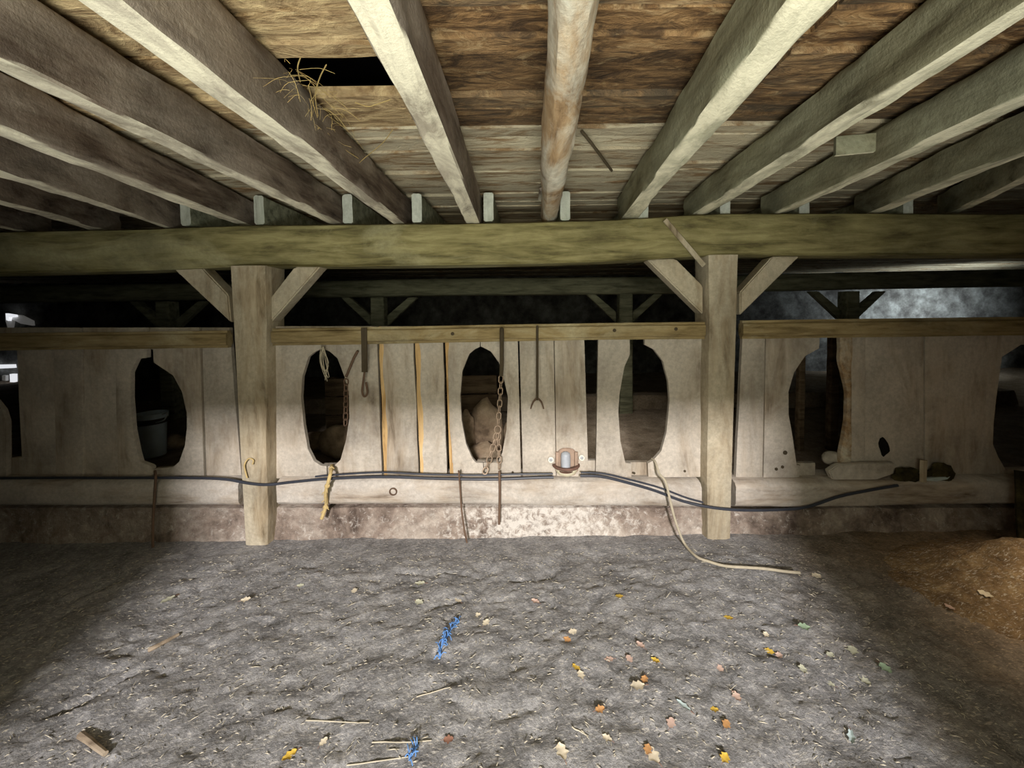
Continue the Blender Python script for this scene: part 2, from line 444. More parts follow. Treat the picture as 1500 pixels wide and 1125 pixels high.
# black lid over the loft: the darkness above the hole is painted in
bm = bmesh.new(); box_bm(bm, -12, 12, -1.4, 8.2, 3.1, 3.14); struct('ceiling', bm, M['black'], False)  # added shade lid, stands in for the dark of the loft

# ------------------------------------------------------------------ outer walls
bm = bmesh.new()
DL, DR, DT, YW = -1.3, .93, 1.945, -.95           # doorway behind the camera
box_bm(bm, -12, DL, YW-.3, YW, -.1, 3.1); box_bm(bm, DR, 12, YW-.3, YW, -.1, 3.1); box_bm(bm, DL, DR, YW-.3, YW, DT, 3.1)
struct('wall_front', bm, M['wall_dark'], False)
def rough_wall(x0, x1, y0, y1, z0, z1, m, name, axis):
    bm = bmesh.new(); st = .12
    if axis == 'y':
        nx = int((x1-x0)/st); nz = int((z1-z0)/st); R = []
        for j in range(nz+1):
            R.append([bm.verts.new((x0+(x1-x0)*i/nx, y0+fbm(i*.5, j*.6, 2, 3)*.07, z0+(z1-z0)*j/nz)) for i in range(nx+1)])
    else:
        nx = int((y1-y0)/st); nz = int((z1-z0)/st); R = []
        for j in range(nz+1):
            R.append([bm.verts.new((x0+fbm(i*.5, j*.6, 5, 3)*.07, y0+(y1-y0)*i/nx, z0+(z1-z0)*j/nz)) for i in range(nx+1)])
    for j in range(nz):
        for i in range(nx): bm.faces.new((R[j][i], R[j][i+1], R[j+1][i+1], R[j+1][i]))
    return struct(name, bm, m)
rough_wall(-12, 12, 8.1, 8.1, -.1, 3.1, M['wall'], 'wall_back', 'y')
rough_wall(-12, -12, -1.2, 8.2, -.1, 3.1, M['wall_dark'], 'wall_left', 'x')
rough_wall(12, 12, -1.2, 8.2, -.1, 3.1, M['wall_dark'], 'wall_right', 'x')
# small broken daylight openings in the far wall
def win(name, pts, m, Y=8.0):
    bm = bmesh.new(); poly_prism(bm, pts, Y, Y+.05); return struct(name, bm, m, False)
win('window_1', [(8, 459), (30, 462), (46, 470), (47, 477), (30, 474), (18, 468), (16, 482), (11, 480), (8, 470)], M['daylight_dim'])
win('window_2', [(8, 459), (21, 461), (22, 464), (13, 465), (12, 470), (9, 469)], M['daylight'], 7.95)
win('window_3', [(-30, 535), (19, 534), (20, 539), (-30, 541)], M['daylight'])
win('window_4', [(14, 548), (21, 548), (21, 563), (15, 565)], M['daylight'])
win('window_5', [(3, 550), (8, 550), (8, 558), (3, 557)], M['daylight_dim'])

# ------------------------------------------------------------------ main beam, posts, braces
YP0, YP1 = 2.40, 2.60          # posts
beam = [(-330, 378), (0, 368), (200, 364), (360, 358), (560, 357), (760, 354), (900, 350), (1060, 341), (1200, 341), (1500, 341), (1830, 339)]
bm = bmesh.new()
def beam_mesh(bm, pts, hpx, Y, thick, seed, amp=.008, wane=0.):
    P = [at(x, y, Y) for x, y in pts]
    P = smooth_path(P, 8)
    hh = hpx*Y/F; rings = []
    prof = []
    K = 5
    for i in range(K+1): prof.append((0, -.5+i/K))
    for i in range(1, K+1): prof.append((i/K, .5))
    for i in range(1, K+1): prof.append((1, .5-i/K))
    for i in range(1, K): prof.append((1-i/K, -.5))
    for i, p in enumerate(P):
        R = []
        for (q, s) in prof:
            e = fbm(p.x*1.2+seed, q*1.5, s*1.5, 4)*amp*1.8+noise.noise(Vector((p.x*8, q*6+seed, s*6)))*amp*.4
            wq = wane*max(0., min(1., (-s+.02)/.5))*(.75+.5*noise.noise(Vector((p.x*1.1, 3, 1)))) if q == 0 else 0
            cr = .014 if (q in (0, 1) and abs(s) == .5) else 0
            R.append(bm.verts.new((p.x, p.y+wq+q*thick+(cr if q == 0 else -cr if q == 1 else 0)+e*(1 if q == 0 else .3), p.z+s*hh+e*(.7 if abs(s) == .5 else 0)-(cr*(1 if s > 0 else -1)))))
        rings.append(R)
    m = len(prof)
    for i in range(len(rings)-1):
        for k in range(m): bm.faces.new((rings[i][k], rings[i][(k+1) % m], rings[i+1][(k+1) % m], rings[i+1][k]))
    bm.faces.new(rings[0]); bm.faces.new(rings[-1])
YB0 = 2.37
beam_mesh(bm, beam, 61, YB0, .25, 3., wane=.06)
tag(obj('main_beam', bm, M['beam']), 'long hewn timber beam across the foreground carrying the joists over the plank partition', 'beam')

def post(px_t, px_b, wt, wb, yt, yb, label):
    bm = bmesh.new(); n = 36; T = at(px_t, yt, YP0); Bt = at(px_b, yb, YP0); rings = []
    sc = YP0/F
    for i in range(n+1):
        t = i/n; c = T.lerp(Bt, t); w = (wt+(wb-wt)*t)*sc
        sd = px_t*.01
        R = []
        K = 4; pr = [(-.5+k/K, 0) for k in range(K)]+[(.5, k/K) for k in range(K)]+[(.5-k/K, 1) for k in range(K)]+[(-.5, 1-k/K) for k in range(K)]
        for (p, q) in pr:
            e = fbm(c.z*1.5+sd, p*1.4+sd, q*1.4, 4)*.012
            corner = abs(p) == .5 and q in (0, 1)
            R.append(bm.verts.new((c.x+p*(w-(.016 if corner else 0))+e*(1 if p > 0 else -1), YP0+q*(YP1-YP0)+(e if q == 0 else 0)+(.008 if corner and q == 0 else 0), c.z)))
        rings.append(R)
    m = len(rings[0])
    for i in range(n):
        for k in range(m): bm.faces.new((rings[i][k], rings[i][(k+1) % m], rings[i+1][(k+1) % m], rings[i+1][k]))
    bm.faces.new(rings[0]); bm.faces.new(rings[-1])
    tag(obj('timber_post', bm, M['post']), label, 'post', 'timber posts under the main beam')
post(362, 375, 54, 36, 389, 806, 'left of the two thick timber posts under the main beam, set in the plank partition')
post(1061, 1053, 45, 38, 373, 804, 'right of the two thick timber posts under the main beam, beside the sagging black pipe')

def brace(pts, label, Y0=2.45, Y1=2.55, m='post', name='knee_brace', grp='knee braces of the front posts'):
    bm = bmesh.new(); poly_prism(bm, pts, Y0, Y1)
    bmesh.ops.bevel(bm, geom=list(bm.edges), offset=.008, segments=2, affect='EDGES')
    tag(obj(name, bm, M[m]), label, 'brace', grp)
brace([(253, 393), (296, 392), (334, 432), (338, 473)], 'diagonal knee brace on the left side of the left front post')
brace([(431, 391), (470, 389), (396, 473), (396, 436)], 'diagonal knee brace on the right side of the left front post')
brace([(948, 380), (990, 379), (1030, 419), (1030, 461)], 'diagonal knee brace on the left side of the right front post, below the thin lath')
brace([(1131, 376), (1172, 375), (1084, 462), (1084, 428)], 'diagonal knee brace on the right side of the right front post')

# ------------------------------------------------------------------ joists
ZJ = at(700, 325, YB0+.05).z           # underside of the joists
def joist(pb, pn, w, label, m='joist', hgt=None, log=False, seed=0, amp=.008, name='ceiling_joist'):
    B = at(pb[0], pb[1], YB0+.02); B.z = max(B.z, ZJ-.02)
    N = onz(pn[0], pn[1], B.z)
    d = (N-B); d.z = 0
    e0 = B - d*(.21/abs(d.y)); k = (-.93-B.y)/d.y; e1 = B+d*k
    h = ZC-.024-B.z if hgt is None else hgt
    zc = B.z+h/2
    a = Vector((e0.x, e0.y, zc)); b = Vector((e1.x, e1.y, zc))
    if not log: w *= .72
    timber(name, a, b, w, h, M[m], None, label, 'joist', 'rough joists running under the loft floor', amp=amp*1.5, seed=seed*7.3, rnd=.006, seg=90, log=log)
    return B.x
jl = [
 ((20, 338), (-160, 297), .10, 'joist at the far left edge of the photo, lowest in the frame', 'joist'),
 ((130, 333), (0, 296), .10, 'second joist from the left edge, dark greyish, lying flat in view', 'joist'),
 ((238, 331), (0, 253), .10, 'grey joist third from the left edge', 'joist'),
 ((341, 324), (0, 193), .105, 'grey joist ending above the left post, pale worn lower edge', 'joist'),
 ((485, 325), (0, 93), .115, 'grey joist ending right of the left post, broad side with brown chips', 'joist'),
 ((580, 325), (148, 0), .12, 'bright whitewashed joist on the left side of the broken ceiling hole', 'joist'),
 ((693, 325), (540, 0), .118, 'whitewashed joist on the right side of the broken ceiling hole', 'joist'),
 ((925, 316), (1190, 0), .125, 'pale joist next right of the round central log', 'joist_r'),
 ((1030, 311), (1500, 18), .115, 'pale greenish joist second right of the round central log', 'joist_r'),
 ((1150, 309), (1500, 147), .11, 'greenish joist third right of the round central log, with a short batten on its left', 'joist_r'),
 ((1292, 307), (1500, 224), .11, 'dim greenish joist fourth right of the round central log', 'joist_r'),
 ((1410, 306), (1500, 264), .10, 'dark joist nearest the right edge of the photo', 'joist_r'),
]
JX = []
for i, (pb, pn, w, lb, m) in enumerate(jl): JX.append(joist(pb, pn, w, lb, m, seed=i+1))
joist((806, 321), (846, 0), .112, 'round peeling log joist at the centre of the ceiling', 'log', hgt=.15, log=True, seed=20, amp=.006, name='log_joist')
timber('packing_board', (at(806, 300, 2.2).x, YB0+.23, ZC-.02), (at(806, 300, 2.2).x, YB0+.02, ZC-.02), .1, .03, M['joist'], None,
       'short packing board between the round log and the loft boards at the main beam', 'board')
# next bay's joists lap beside them on the beam: their sawn ends face us
JX.append(at(806, 321, YB0+.02).x+.012)
bl = [(272, 'leftmost'), (380, 'second'), (499, 'third'), (611, 'fourth'), (716, 'fifth'), (828, 'sixth'), (938, 'seventh'), (1062, 'eighth'), (1178, 'ninth'), (1330, 'tenth')]
prev = None
for i, (x, w_) in enumerate(bl):
    B = at(x, 322, YB0+.06)
    ww = .062; top = ZC-.026; h = top-(ZJ+.004)
    bx = B.x
    for jx in JX:
        if abs(bx-jx) < .085: bx = jx+(.085 if bx >= jx else -.085)
    rj = timber('rear_joist', (bx, YB0+.06, ZJ+.004+h/2), (bx+random.uniform(-.04, .04), 4.75, ZJ+.004+h/2), ww, h, [M['back'], M['stub']], None,
           '%s from the left of the pale sawn joist ends resting on the main beam' % w_, 'joist', 'joists of the rear bay lapped on the main beam', amp=.004, seed=i*5.1+50, rnd=.01, seg=24)
    for p_ in rj.data.polygons:
        if p_.normal.y < -.7: p_.material_index = 1  # only the ends stay pale; the sides' shade is put into their darker colour

# batten between two right joists, thin lath on the beam, iron rod by the log
A = onz(1212, 222, 2.10); B = onz(1288, 216, 2.10)
bm = bmesh.new(); ring_timber(bm, A+Vector((.03, 0, .02)), B+Vector((-.02, 0, .02)), .02, .075, seg=8, rnd=.004, amp=.002)
tag(obj('batten', bm, M['joist_r']), 'short pale batten fixed between two greenish joists on the right', 'batten')
timber('thin_lath', at(974, 322, 2.345), at(1031, 389, 2.375), .03, .012, M['post'], None, 'thin pale lath slanting across the main beam beside the right post', 'lath', up=Vector((0, 1, 0)), amp=.001, rnd=.003, seg=10)
tube('iron_rod', [onz(852, 192, 2.215), onz(868, 212, 2.20), onz(896, 250, 2.19)], .007, M['iron_dark'], None, 'thin dark iron rod under the loft boards right of the round log', 'rod')

# ------------------------------------------------------------------ partition
YR0, YR1 = 2.43, 2.49     # rail
YBD = 2.49                # boards front
YS0, YS1 = 2.42, 2.66     # sill
holes = {
 1: dict(L=[(512, 214), (524, 214), (526, 200), (546, 190.5), (583, 190.5), (630, 194), (663, 201), (677, 205), (687, 231)],
         R=[(512, 223), (531, 224), (550, 252), (574, 265), (606, 272), (628, 272), (654, 269), (677, 261), (685, 252), (687, 231)]),
 2: dict(L=[(511, 470), (515, 461), (523, 451), (552, 442), (582, 440), (623, 444), (658, 450), (676, 459), (683, 470)],
         R=[(511, 472), (514.6, 482), (525, 494), (552, 504), (580, 510.5), (613, 511), (646, 506), (674, 498), (683, 489)]),
 3: dict(L=[(508, 703), (512, 695), (519, 687), (544, 677), (580, 674), (616, 676), (650.6, 682.6), (672, 692), (678, 697)],
         R=[(508, 705), (515, 719), (531, 730.6), (554.6, 738), (582, 744), (629, 742), (663, 736), (678, 729)]),
 4: dict(L=[(480, 923), (520, 923), (537.6, 915), (576, 908), (604, 906), (646, 909), (677, 916), (679, 917)],
         R=[(480, 944), (505, 944.6), (512, 958), (529, 971), (559, 979), (586.7, 981), (633.6, 976.6), (661, 969), (675, 957), (679, 950)]),
 5: dict(L=[(476, 1201), (510, 1201), (522, 1180), (546, 1164), (574, 1156), (608, 1156), (642, 1162), (677, 1167), (682, 1168)],
         R=[(476, 1232), (523, 1230), (544, 1236), (576, 1242), (616, 1241), (661, 1232), (682, 1231)]),
 6: dict(L=[(505, 1500), (523, 1472), (551, 1468), (588, 1463), (620, 1460), (652, 1459), (671, 1467), (690, 1478)],
         R=[(505, 1512), (530, 1545), (600, 1552), (660, 1545), (690, 1530)]),
 0: dict(L=[(508, -40), (560, -30), (600, 2), (640, 15), (672, 25)], R=[(508, 18), (590, 21), (672, 26)]),
}
def lerp_poly(P, y):
    if y <= P[0][0]: return P[0][1]
    for (ya, xa), (yb, xb) in zip(P, P[1:]):
        if ya <= y <= yb: return xa if yb == ya else xa+(xb-xa)*(y-ya)/(yb-ya)
    return P[-1][1]
def edge(xt, xb): return lambda y: xt+(xb-xt)*(y-505)/190.
def board(parent, el, er, ytop, ybot, hl=None, hr=None, dy=0., th=.032, twist=0., m=None, name='partition_board', wavy=0., raw=0.):
    """el/er: left/right edge functions; hl = opening on its right side, hr = opening on its left side"""
    ysr = [ytop+(ybot-ytop)*i/46 for i in range(47)]
    for h_ in (hl, hr):
        if h_ is not None:
            ysr += [p[0]+e for p in holes[h_]['L']+holes[h_]['R'] for e in (-.3, .3)]
    ysr = sorted(set(round(y, 2) for y in ysr if ytop <= y <= ybot))
    bm = bmesh.new(); Rw = []; sd = random.uniform(0, 50)
    for y in ysr:
        xl, xr = el(y), er(y)
        if hl is not None:
            P = holes[hl]['L']
            if P[0][0] <= y <= P[-1][0]: xr = min(xr, lerp_poly(P, y))
        if hr is not None:
            P = holes[hr]['R']
            if P[0][0] <= y <= P[-1][0]: xl = max(xl, lerp_poly(P, y))
        wv = wavy*noise.noise(Vector((y*.03, sd, 0)))
        row = []
        for k in range(5):
            s = k/4 if not raw else (0, raw*(.75+.5*noise.noise(Vector((y*.03, sd, 4)))), .36, .68, 1)[k]; x = xl+(xr-xl)*s+(wv if k in (0, 4) else 0)
            p = at(x, y, YBD)
            e = fbm(p.x*3+sd, p.z*1.4, sd, 3)*.006+twist*(s-.5)+dy
            row.append((bm.verts.new((p.x, p.y+e+(.004 if k in (0, 4) else 0), p.z)), bm.verts.new((p.x, p.y+e+th, p.z))))
        Rw.append(row)
    for i in range(len(Rw)-1):
        A, B = Rw[i], Rw[i+1]
        for k in range(4):
            f0 = bm.faces.new((A[k][0], A[k+1][0], B[k+1][0], B[k][0])); f0.material_index = 1 if (raw and k == 0) else 0; bm.faces.new((A[k][1], B[k][1], B[k+1][1], A[k+1][1]))
        bm.faces.new((A[0][0], B[0][0], B[0][1], A[0][1])); bm.faces.new((A[4][0], A[4][1], B[4][1], B[4][0]))
    for R in (Rw[0], Rw[-1]): bm.faces.new([r[0] for r in R]+[r[1] for r in R][::-1])
    return obj(name, bm, [m or M['board'], M['board_raw']], parent)
def rail(parent, pts, hpx, name='top_rail'):
    bm = bmesh.new(); beam_mesh(bm, pts, hpx, YR0, YR1-YR0-.004, random.uniform(0, 30), .003); return obj(name, bm, M['rail'], parent)
def sill(parent, pts, hpx):
    bm = bmesh.new(); beam_mesh(bm, pts, hpx, YS0, YS1-YS0, random.uniform(0, 30), .006); return obj('bottom_sill', bm, M['sill'], parent)
def bolt(parent, px, py, r=.008, Y=None, m='iron_dark', dy=0):
    bm = bmesh.new(); disc_y(bm, at(px, py, (Y or YBD)-.001+dy), r, .006, 10); return obj('bolt', bm, M[m], parent)

base = lambda px: (at(px, 745, YS0).x, 2.5, at(px, 745, YS0).z)
# --- left bay
pl = empty('feed_partition', base(150), 'left bay of the plank feed partition, with the opening that shows the bucket', 'partition', 'bays of the plank feed partition')
board(pl, lambda y: -90, lambda y: 8, 480, 702, hl=0)
board(pl, lambda y: 10, edge(75, 78), 480, 702, hr=0, dy=.02)
board(pl, edge(76.5, 80), edge(119, 122), 480, 702, dy=.0, twist=-.01)
board(pl, edge(120, 123), edge(167, 171), 480, 702, dy=.008)
board(pl, edge(168, 172), edge(217, 222), 480, 702, hl=1)
board(pl, edge(219, 224), edge(291, 297), 480, 702, hr=1, dy=.004)
board(pl, edge(293, 299), edge(335, 350), 480, 702, dy=.014)
rail(pl, [(-120, 504), (0, 501), (150, 499.5), (250, 498), (331, 497)], 25)
sill(pl, [(-120, 726), (0, 725), (180, 725), (349, 724)], 41)
# --- centre bay
pc = empty('feed_partition', base(720), 'middle bay of the plank feed partition, three oval openings between the two thick posts', 'partition', 'bays of the plank feed partition')
board(pc, edge(398, 402), edge(470, 478), 478, 701, hl=2, dy=.002)
board(pc, edge(471, 480), edge(552, 559), 478, 701, hr=2, dy=.0)
board(pc, edge(555, 562), edge(604, 612), 478, 701, dy=.012, twist=.012, wavy=1., raw=.15)
board(pc, edge(606, 614), edge(648, 654), 478, 701, dy=.016, twist=-.014, wavy=1., raw=.2)
board(pc, edge(652, 659), edge(703, 708), 478, 700, hl=3, dy=.0, raw=.16)
board(pc, edge(704, 709), edge(758.5, 763), 478, 700, hr=3, dy=.004)
board(pc, edge(761, 766), edge(811.5, 814.5), 478, 699, dy=.01, twist=.008)
board(pc, edge(812.5, 815.5), edge(856.5, 862), 478, 699, dy=.006)
board(pc, edge(876.5, 873), edge(923, 925), 478, 699, hl=4, dy=.002)
board(pc, edge(942, 950), edge(1031, 1030.5), 478, 699, hr=4, dy=.0)
for x0, x1, y0 in ((466, 499, 684), (696, 732, 678.5), (861, 875, 678), (914, 958, 680.5)):
    board(pc, edge(x0, x0+2), edge(x1, x1+2), y0, 700, dy=.04, name='filler_block')
board(pc, edge(1032, 1031), edge(1035.5, 1033), 500, 700, dy=.02, name='corner_strip')
rail(pc, [(397, 494), (560, 491.5), (740, 488), (900, 485.5), (1034, 484)], 25)
sill(pc, [(405, 724), (560, 723), (750, 724), (900, 725), (1028, 727)], 41)
for px, py in ((751, 692), (929, 693), (1003, 690), (363, 690)):
    if px > 395: bolt(pc, px, py)
for px, py in ((663, 489), (735, 487), (900, 484), (990, 482)): bolt(pc, px, py, .011, YR0-.004)
bm = bmesh.new(); disc_y(bm, at(576, 720, YS0-.004), .026, .008, 16, .018); obj('iron_ring', bm, M['rust'], pc)
# --- right bay
pr = empty('feed_partition', base(1270), 'right bay of the plank feed partition, with a broken opening and a bark-edged strip', 'partition', 'bays of the plank feed partition')
board(pr, edge(1088, 1079), edge(1121.5, 1118), 474, 700, dy=.004)
board(pr, edge(1122.5, 1119), edge(1201, 1172), 474, 700, hl=5, dy=.0)
board(pr, edge(1231, 1229), edge(1249, 1247), 474, 684, hr=5, dy=.0, name='bark_edged_strip', m=M['log'], wavy=2.)
board(pr, edge(1249.5, 1247.5), edge(1270.5, 1270), 474, 684, dy=.01)
board(pr, edge(1272, 1271), edge(1357, 1357), 474, 698, dy=.016)
board(pr, edge(1359, 1359), edge(1512, 1512), 474, 698, hl=6, dy=.012)
board(pr, edge(1513, 1513), edge(1640, 1640), 474, 698, hr=6, dy=.01)
board(pr, edge(1166, 1167), edge(1200, 1200), 681, 702, dy=.03, name='filler_block')
rail(pr, [(1089, 483), (1250, 481), (1400, 479), (1500, 478), (1650, 477)], 27)
sill(pr, [(1078, 726), (1200, 726), (1350, 724), (1480, 722), (1650, 720)], 42)
bm = bmesh.new()
kp = [at(1296+7*math.cos(a)*(1+.3*math.sin(2*a)), 655+13*math.sin(a)*(1+.2*math.cos(3*a)), YBD+.005) for a in [2*PI*k/14 for k in range(14)]]
A_ = [bm.verts.new(p) for p in kp]; B_ = [bm.verts.new(p+Vector((0, .008, 0))) for p in kp]; bm.faces.new(A_); bm.faces.new(B_[::-1])
for i in range(14): bm.faces.new((A_[i], A_[(i+1) % 14], B_[(i+1) % 14], B_[i]))
o = obj('knot_hole', bm, M['black'], pr); o['label'] = 'black knot hole'
for px, py, r in ((1150, 663, .014), (1137, 687, .01), (1146, 684, .01)): bolt(pr, px, py, r, dy=-.002)

# --- crumbling concrete curb below the sills
bm = bmesh.new()
NX, NZ = 420, 16; R = []
for j in range(NZ+1):
    row = []
    for i in range(NX+1):
        x = -4.6+9.4*i/NX; t = j/NZ
        zt = at(768+x*F/2.47, 744, 2.47).z-.010; z = -.12+(zt+.12)*t
        e = fbm(x*2.4, z*4, 4.4, 5)*.055+fbm(x*9, z*12, 1., 3)*.018
        low = max(0, .16-z)*.35*(.6+fbm(x*1.5, 0, 7, 2))
        row.append(bm.verts.new((x, 2.475-abs(e)*.9-low*.5+.02*t, z)))
    R.append(row)
for j in range(NZ):
    for i in range(NX): bm.faces.new((R[j][i], R[j][i+1], R[j+1][i+1], R[j+1][i]))
bk = [[bm.verts.new((x, 2.72, z)) for x in (-4.6, 4.8)] for z in (-.12, R[-1][0].co.z)]
bm.faces.new(R[-1]+[bk[1][1], bk[1][0]]); bm.faces.new((bk[0][0], bk[0][1], bk[1][1], bk[1][0]))
tag(obj('concrete_curb', bm, M['concrete']), 'crumbling low concrete footing under the partition, splashed white at its middle', 'footing')

# ------------------------------------------------------------------ drinker bowl
c = at(831, 690, 2.40)
dk = empty('cattle_drinker', (c.x, 2.44, c.z-.05), 'small metal cattle drinking bowl bolted to the partition boards between the black pipes', 'drinker')
bm = bmesh.new(); poly_prism(bm, [(815, 667), (819, 660), (825, 657), (835, 657), (841, 659), (846, 665), (848, 676), (846, 690), (842, 697), (820, 697), (815, 690), (813, 677)], 2.470, 2.486)
bmesh.ops.bevel(bm, geom=list(bm.edges), offset=.004, segments=2, affect='EDGES'); obj('back_plate', bm, M['cast'], dk)
cb = Vector((c.x, 2.468, at(831, 688.5, 2.42).z))
def half(bm, prof, c, n=24, dep=1.):
    R = [[bm.verts.new(c+Vector((math.cos(PI+PI*k/n)*r, math.sin(PI+PI*k/n)*r*dep, z))) for k in range(n+1)] for r, z in prof]
    for i in range(len(prof)-1):
        for k in range(n): bm.faces.new((R[i][k], R[i][k+1], R[i+1][k+1], R[i+1][k]))
    return bm
bm = half(bmesh.new(), [(.012, -.05), (.045, -.046), (.066, -.03), (.076, -.004), (.078, .004), (.068, .004), (.058, -.018), (.04, -.032), (.01, -.036)], cb); obj('bowl', bm, M['enamel'], dk)
bm = half(bmesh.new(), [(.066, .006), (.084, .005), (.09, .013), (.087, .022), (.068, .022), (.066, .006)], cb); obj('rim', bm, M['rimrust'], dk)
vv = at(828.5, 673, 2.44); prof = [(.0001, .052), (.016, .05), (.028, .04), (.031, .02), (.031, -.03), (.029, -.055), (.018, -.058)]
bm = lathe_bm(bmesh.new(), prof, (vv.x, 2.436, vv.z), 20); obj('valve_housing', bm, M['zinc'], dk)
bm = lathe_bm(bmesh.new(), [(.02, 0), (.045, .003), (.046, .008), (.01, .012)], (vv.x, 2.418, cb.z-.008), 18); obj('tongue', bm, M['rimrust'], dk)
for px, py in ((807, 673), (852, 670)):
    bm = bmesh.new(); disc_y(bm, at(px, py, 2.484), .021, .012, 18, .009); w = obj('washer', bm, M['washer'], dk)
    bm = bmesh.new(); disc_y(bm, at(px, py, 2.482), .009, .012, 10); obj('bolt_head', bm, M['zinc'], w)
for px, s in ((816.5, -1), (844, 1)):
    bm = bmesh.new(); tube_bm(bm, [at(px, 662, 2.46), at(px, 690, 2.45)], .012, 8); obj('side_lug', bm, M['cast'], dk)

# ------------------------------------------------------------------ pipes, cords
YH = 2.395
hose_l = [(-60, 701), (60, 700), (180, 700), (280, 700), (330, 702), (365, 708), (392, 710), (430, 706), (480, 701.5), (560, 698.5), (640, 701), (720, 702), (780, 700), (811, 699)]
def hp(p, Y):
    q = at(p[0], p[1], Y); return q
tube('water_pipe', [hp(p, YH-.012 if 330 < p[0] < 410 else YH) for p in hose_l], .009, M['hose'], None, 'black water pipe running along the sill to the left side of the drinking bowl', 'pipe', 'black water pipes along the sill')
tube('water_pipe', [hp((x, y), YH+.005) for x, y in ((462, 698), (500, 694.8), (560, 692), (620, 694.5), (700, 696), (760, 694.5), (810, 694))], .006, M['hose'], None,
     'thinner upper black pipe lying just above the thicker one left of the drinking bowl', 'pipe', 'black water pipes along the sill')
tube('water_pipe', [hp(p, Y) for p, Y in (((850, 697), YH), ((880, 698), YH), ((915, 706), YH), ((960, 719), YH), ((1000, 734), 2.39), ((1040, 743), 2.365), ((1080, 747), 2.365), ((1130, 747), 2.385), ((1180, 743), 2.39), ((1230, 727), 2.39), ((1280, 717), 2.385), ((1315, 711), 2.385))],
     .009, M['hose'], None, 'black water pipe sagging from the right side of the drinking bowl past the right post', 'pipe', 'black water pipes along the sill')
tube('water_pipe', [hp(p, Y) for p, Y in (((851, 692), YH), ((885, 694), YH), ((920, 702), YH), ((965, 714), YH), ((1005, 729), 2.385), ((1030, 736), 2.375))],
     .006, M['hose'], None, 'thin black pipe lying along the top of the sagging pipe right of the drinking bowl', 'pipe', 'black water pipes along the sill')
tube('pale_cord', [at(955, 672, 2.51), at(960, 677, 2.465), at(966, 694, 2.40), at(975, 706, 2.36), at(982, 735, 2.345), at(990, 765, 2.32), onz(1002, 795, .03), onz(1020, 815, .025)] +
     [onz(x, y, .022) for x, y in ((1040, 823), (1062, 829), (1090, 831), (1120, 833), (1150, 837), (1172, 839))], .0075, M['hosepale'], None,
     'pale cord hanging from the right oval opening and trailing onto the dirt', 'cord')
bm = bmesh.new()
rp = smooth_path([at(486, 682, 2.50), at(485, 690, 2.40), at(482, 702, 2.36), at(477, 722, 2.37), at(478, 738, 2.405), at(474, 752, 2.395), at(471, 760, 2.39)], 6)
tube_bm(bm, rp, .011, 8)
for i in (4, 15, 26): blob_bm(bm, rp[i], (.017, .014, .017), i, .2, 2)
for k in range(10):
    p = rp[random.randrange(12, len(rp))]; q = p+Vector((random.uniform(-.03, .04), -.006, -random.uniform(.02, .06)))
    tube_bm(bm, [p, (p+q)/2+Vector((random.uniform(-.01, .01), -.006, 0)), q], .0025, 5)
tag(obj('frayed_rope', bm, M['rope']), 'knotted yellow frayed rope end hanging over the sill beside the left post', 'rope')
# hanging hay tuft in the second opening
bm = bmesh.new()
for k in range(9):
    a = at(472+random.uniform(-3, 3), 508, 2.46+.0); b = at(474+random.uniform(-6, 8), 530, 2.45); d = at(478+random.uniform(-5, 6), random.uniform(540, 560), 2.455)
    tube_bm(bm, smooth_path([a, b, d], 4), .0022, 5)
tag(obj('twine_tuft', bm, M['hosepale']), 'loose pale twine tuft hanging in the top of the oval opening nearest the left post', 'twine', kind='stuff')

# ------------------------------------------------------------------ chains and irons
def link_bm(p, q, wid, wire, turn):
    bm = bmesh.new(); p = Vector(p); q = Vector(q); ax = (q-p); L = ax.length; ax.normalize()
    side = Vector((1, 0, 0)) if not turn else Vector((.35, 1, 0)).normalized()
    side = (side-ax*side.dot(ax)).normalized(); c = (p+q)/2; r = wid/2; st = max(0, L/2-r+wire)
    pts = []
    for k in range(9): a = -PI/2+PI*k/8; pts.append(c+side*(r*math.sin(a))+ax*(st+r*math.cos(a)))
    for k in range(9): a = PI/2+PI*k/8; pts.append(c+side*(r*math.sin(a))+ax*(-st+r*math.cos(a)))
    tube_bm(bm, pts, wire, 6, True); return bm
def chain(parent, pts, L, wid, wire, m):
    P = smooth_path(pts, 20); acc = [P[0]]; d = 0
    for a, b in zip(P, P[1:]):
        d += (b-a).length
        if d >= L: acc.append(b); d = 0
    for i, (a, b) in enumerate(zip(acc, acc[1:])): obj('chain_link', link_bm(a, b, wid, wire, i % 2), m, parent)
YC = 2.385
c0 = at(734, 484, YC)
ch = empty('hanging_chain', c0, 'rusty link chain with a ring hanging in front of the middle oval opening', 'chain')
bm = bmesh.new(); tube_bm(bm, smooth_path([at(735, 483, 2.43), at(735, 483, 2.40), at(735, 500, 2.392), at(735, 530, 2.388), at(734, 551, YC)], 4), .013, 8); obj('leather_strap', bm, M['iron_dark'], ch)
chain(ch, [at(734, 551, YC), at(732, 590, YC), at(729.5, 622, YC)], .034, .026, .0038, M['chain'])
bm = bmesh.new(); rc = at(729, 629, YC); tube_bm(bm, [rc+Vector((math.cos(a)*.02, 0, math.sin(a)*.024)) for a in [2*PI*k/20 for k in range(20)]], .0045, 6, True); obj('ring', bm, M['chain'], ch)
chain(ch, [at(728, 635, YC), at(722, 655, YC), at(714, 682, YC), at(709, 694, 2.372)], .034, .03, .0042, M['chain'])
chain(ch, [at(730, 635, YC), at(731, 665, YC), at(731.5, 690, 2.372)], .034, .026, .0038, M['chain'])
bm = bmesh.new(); tube_bm(bm, smooth_path([at(731.5, 690, 2.372), at(732, 725, 2.368), at(731, 768, 2.372)], 4), .008, 7); obj('tail_rod', bm, M['rust'], ch)
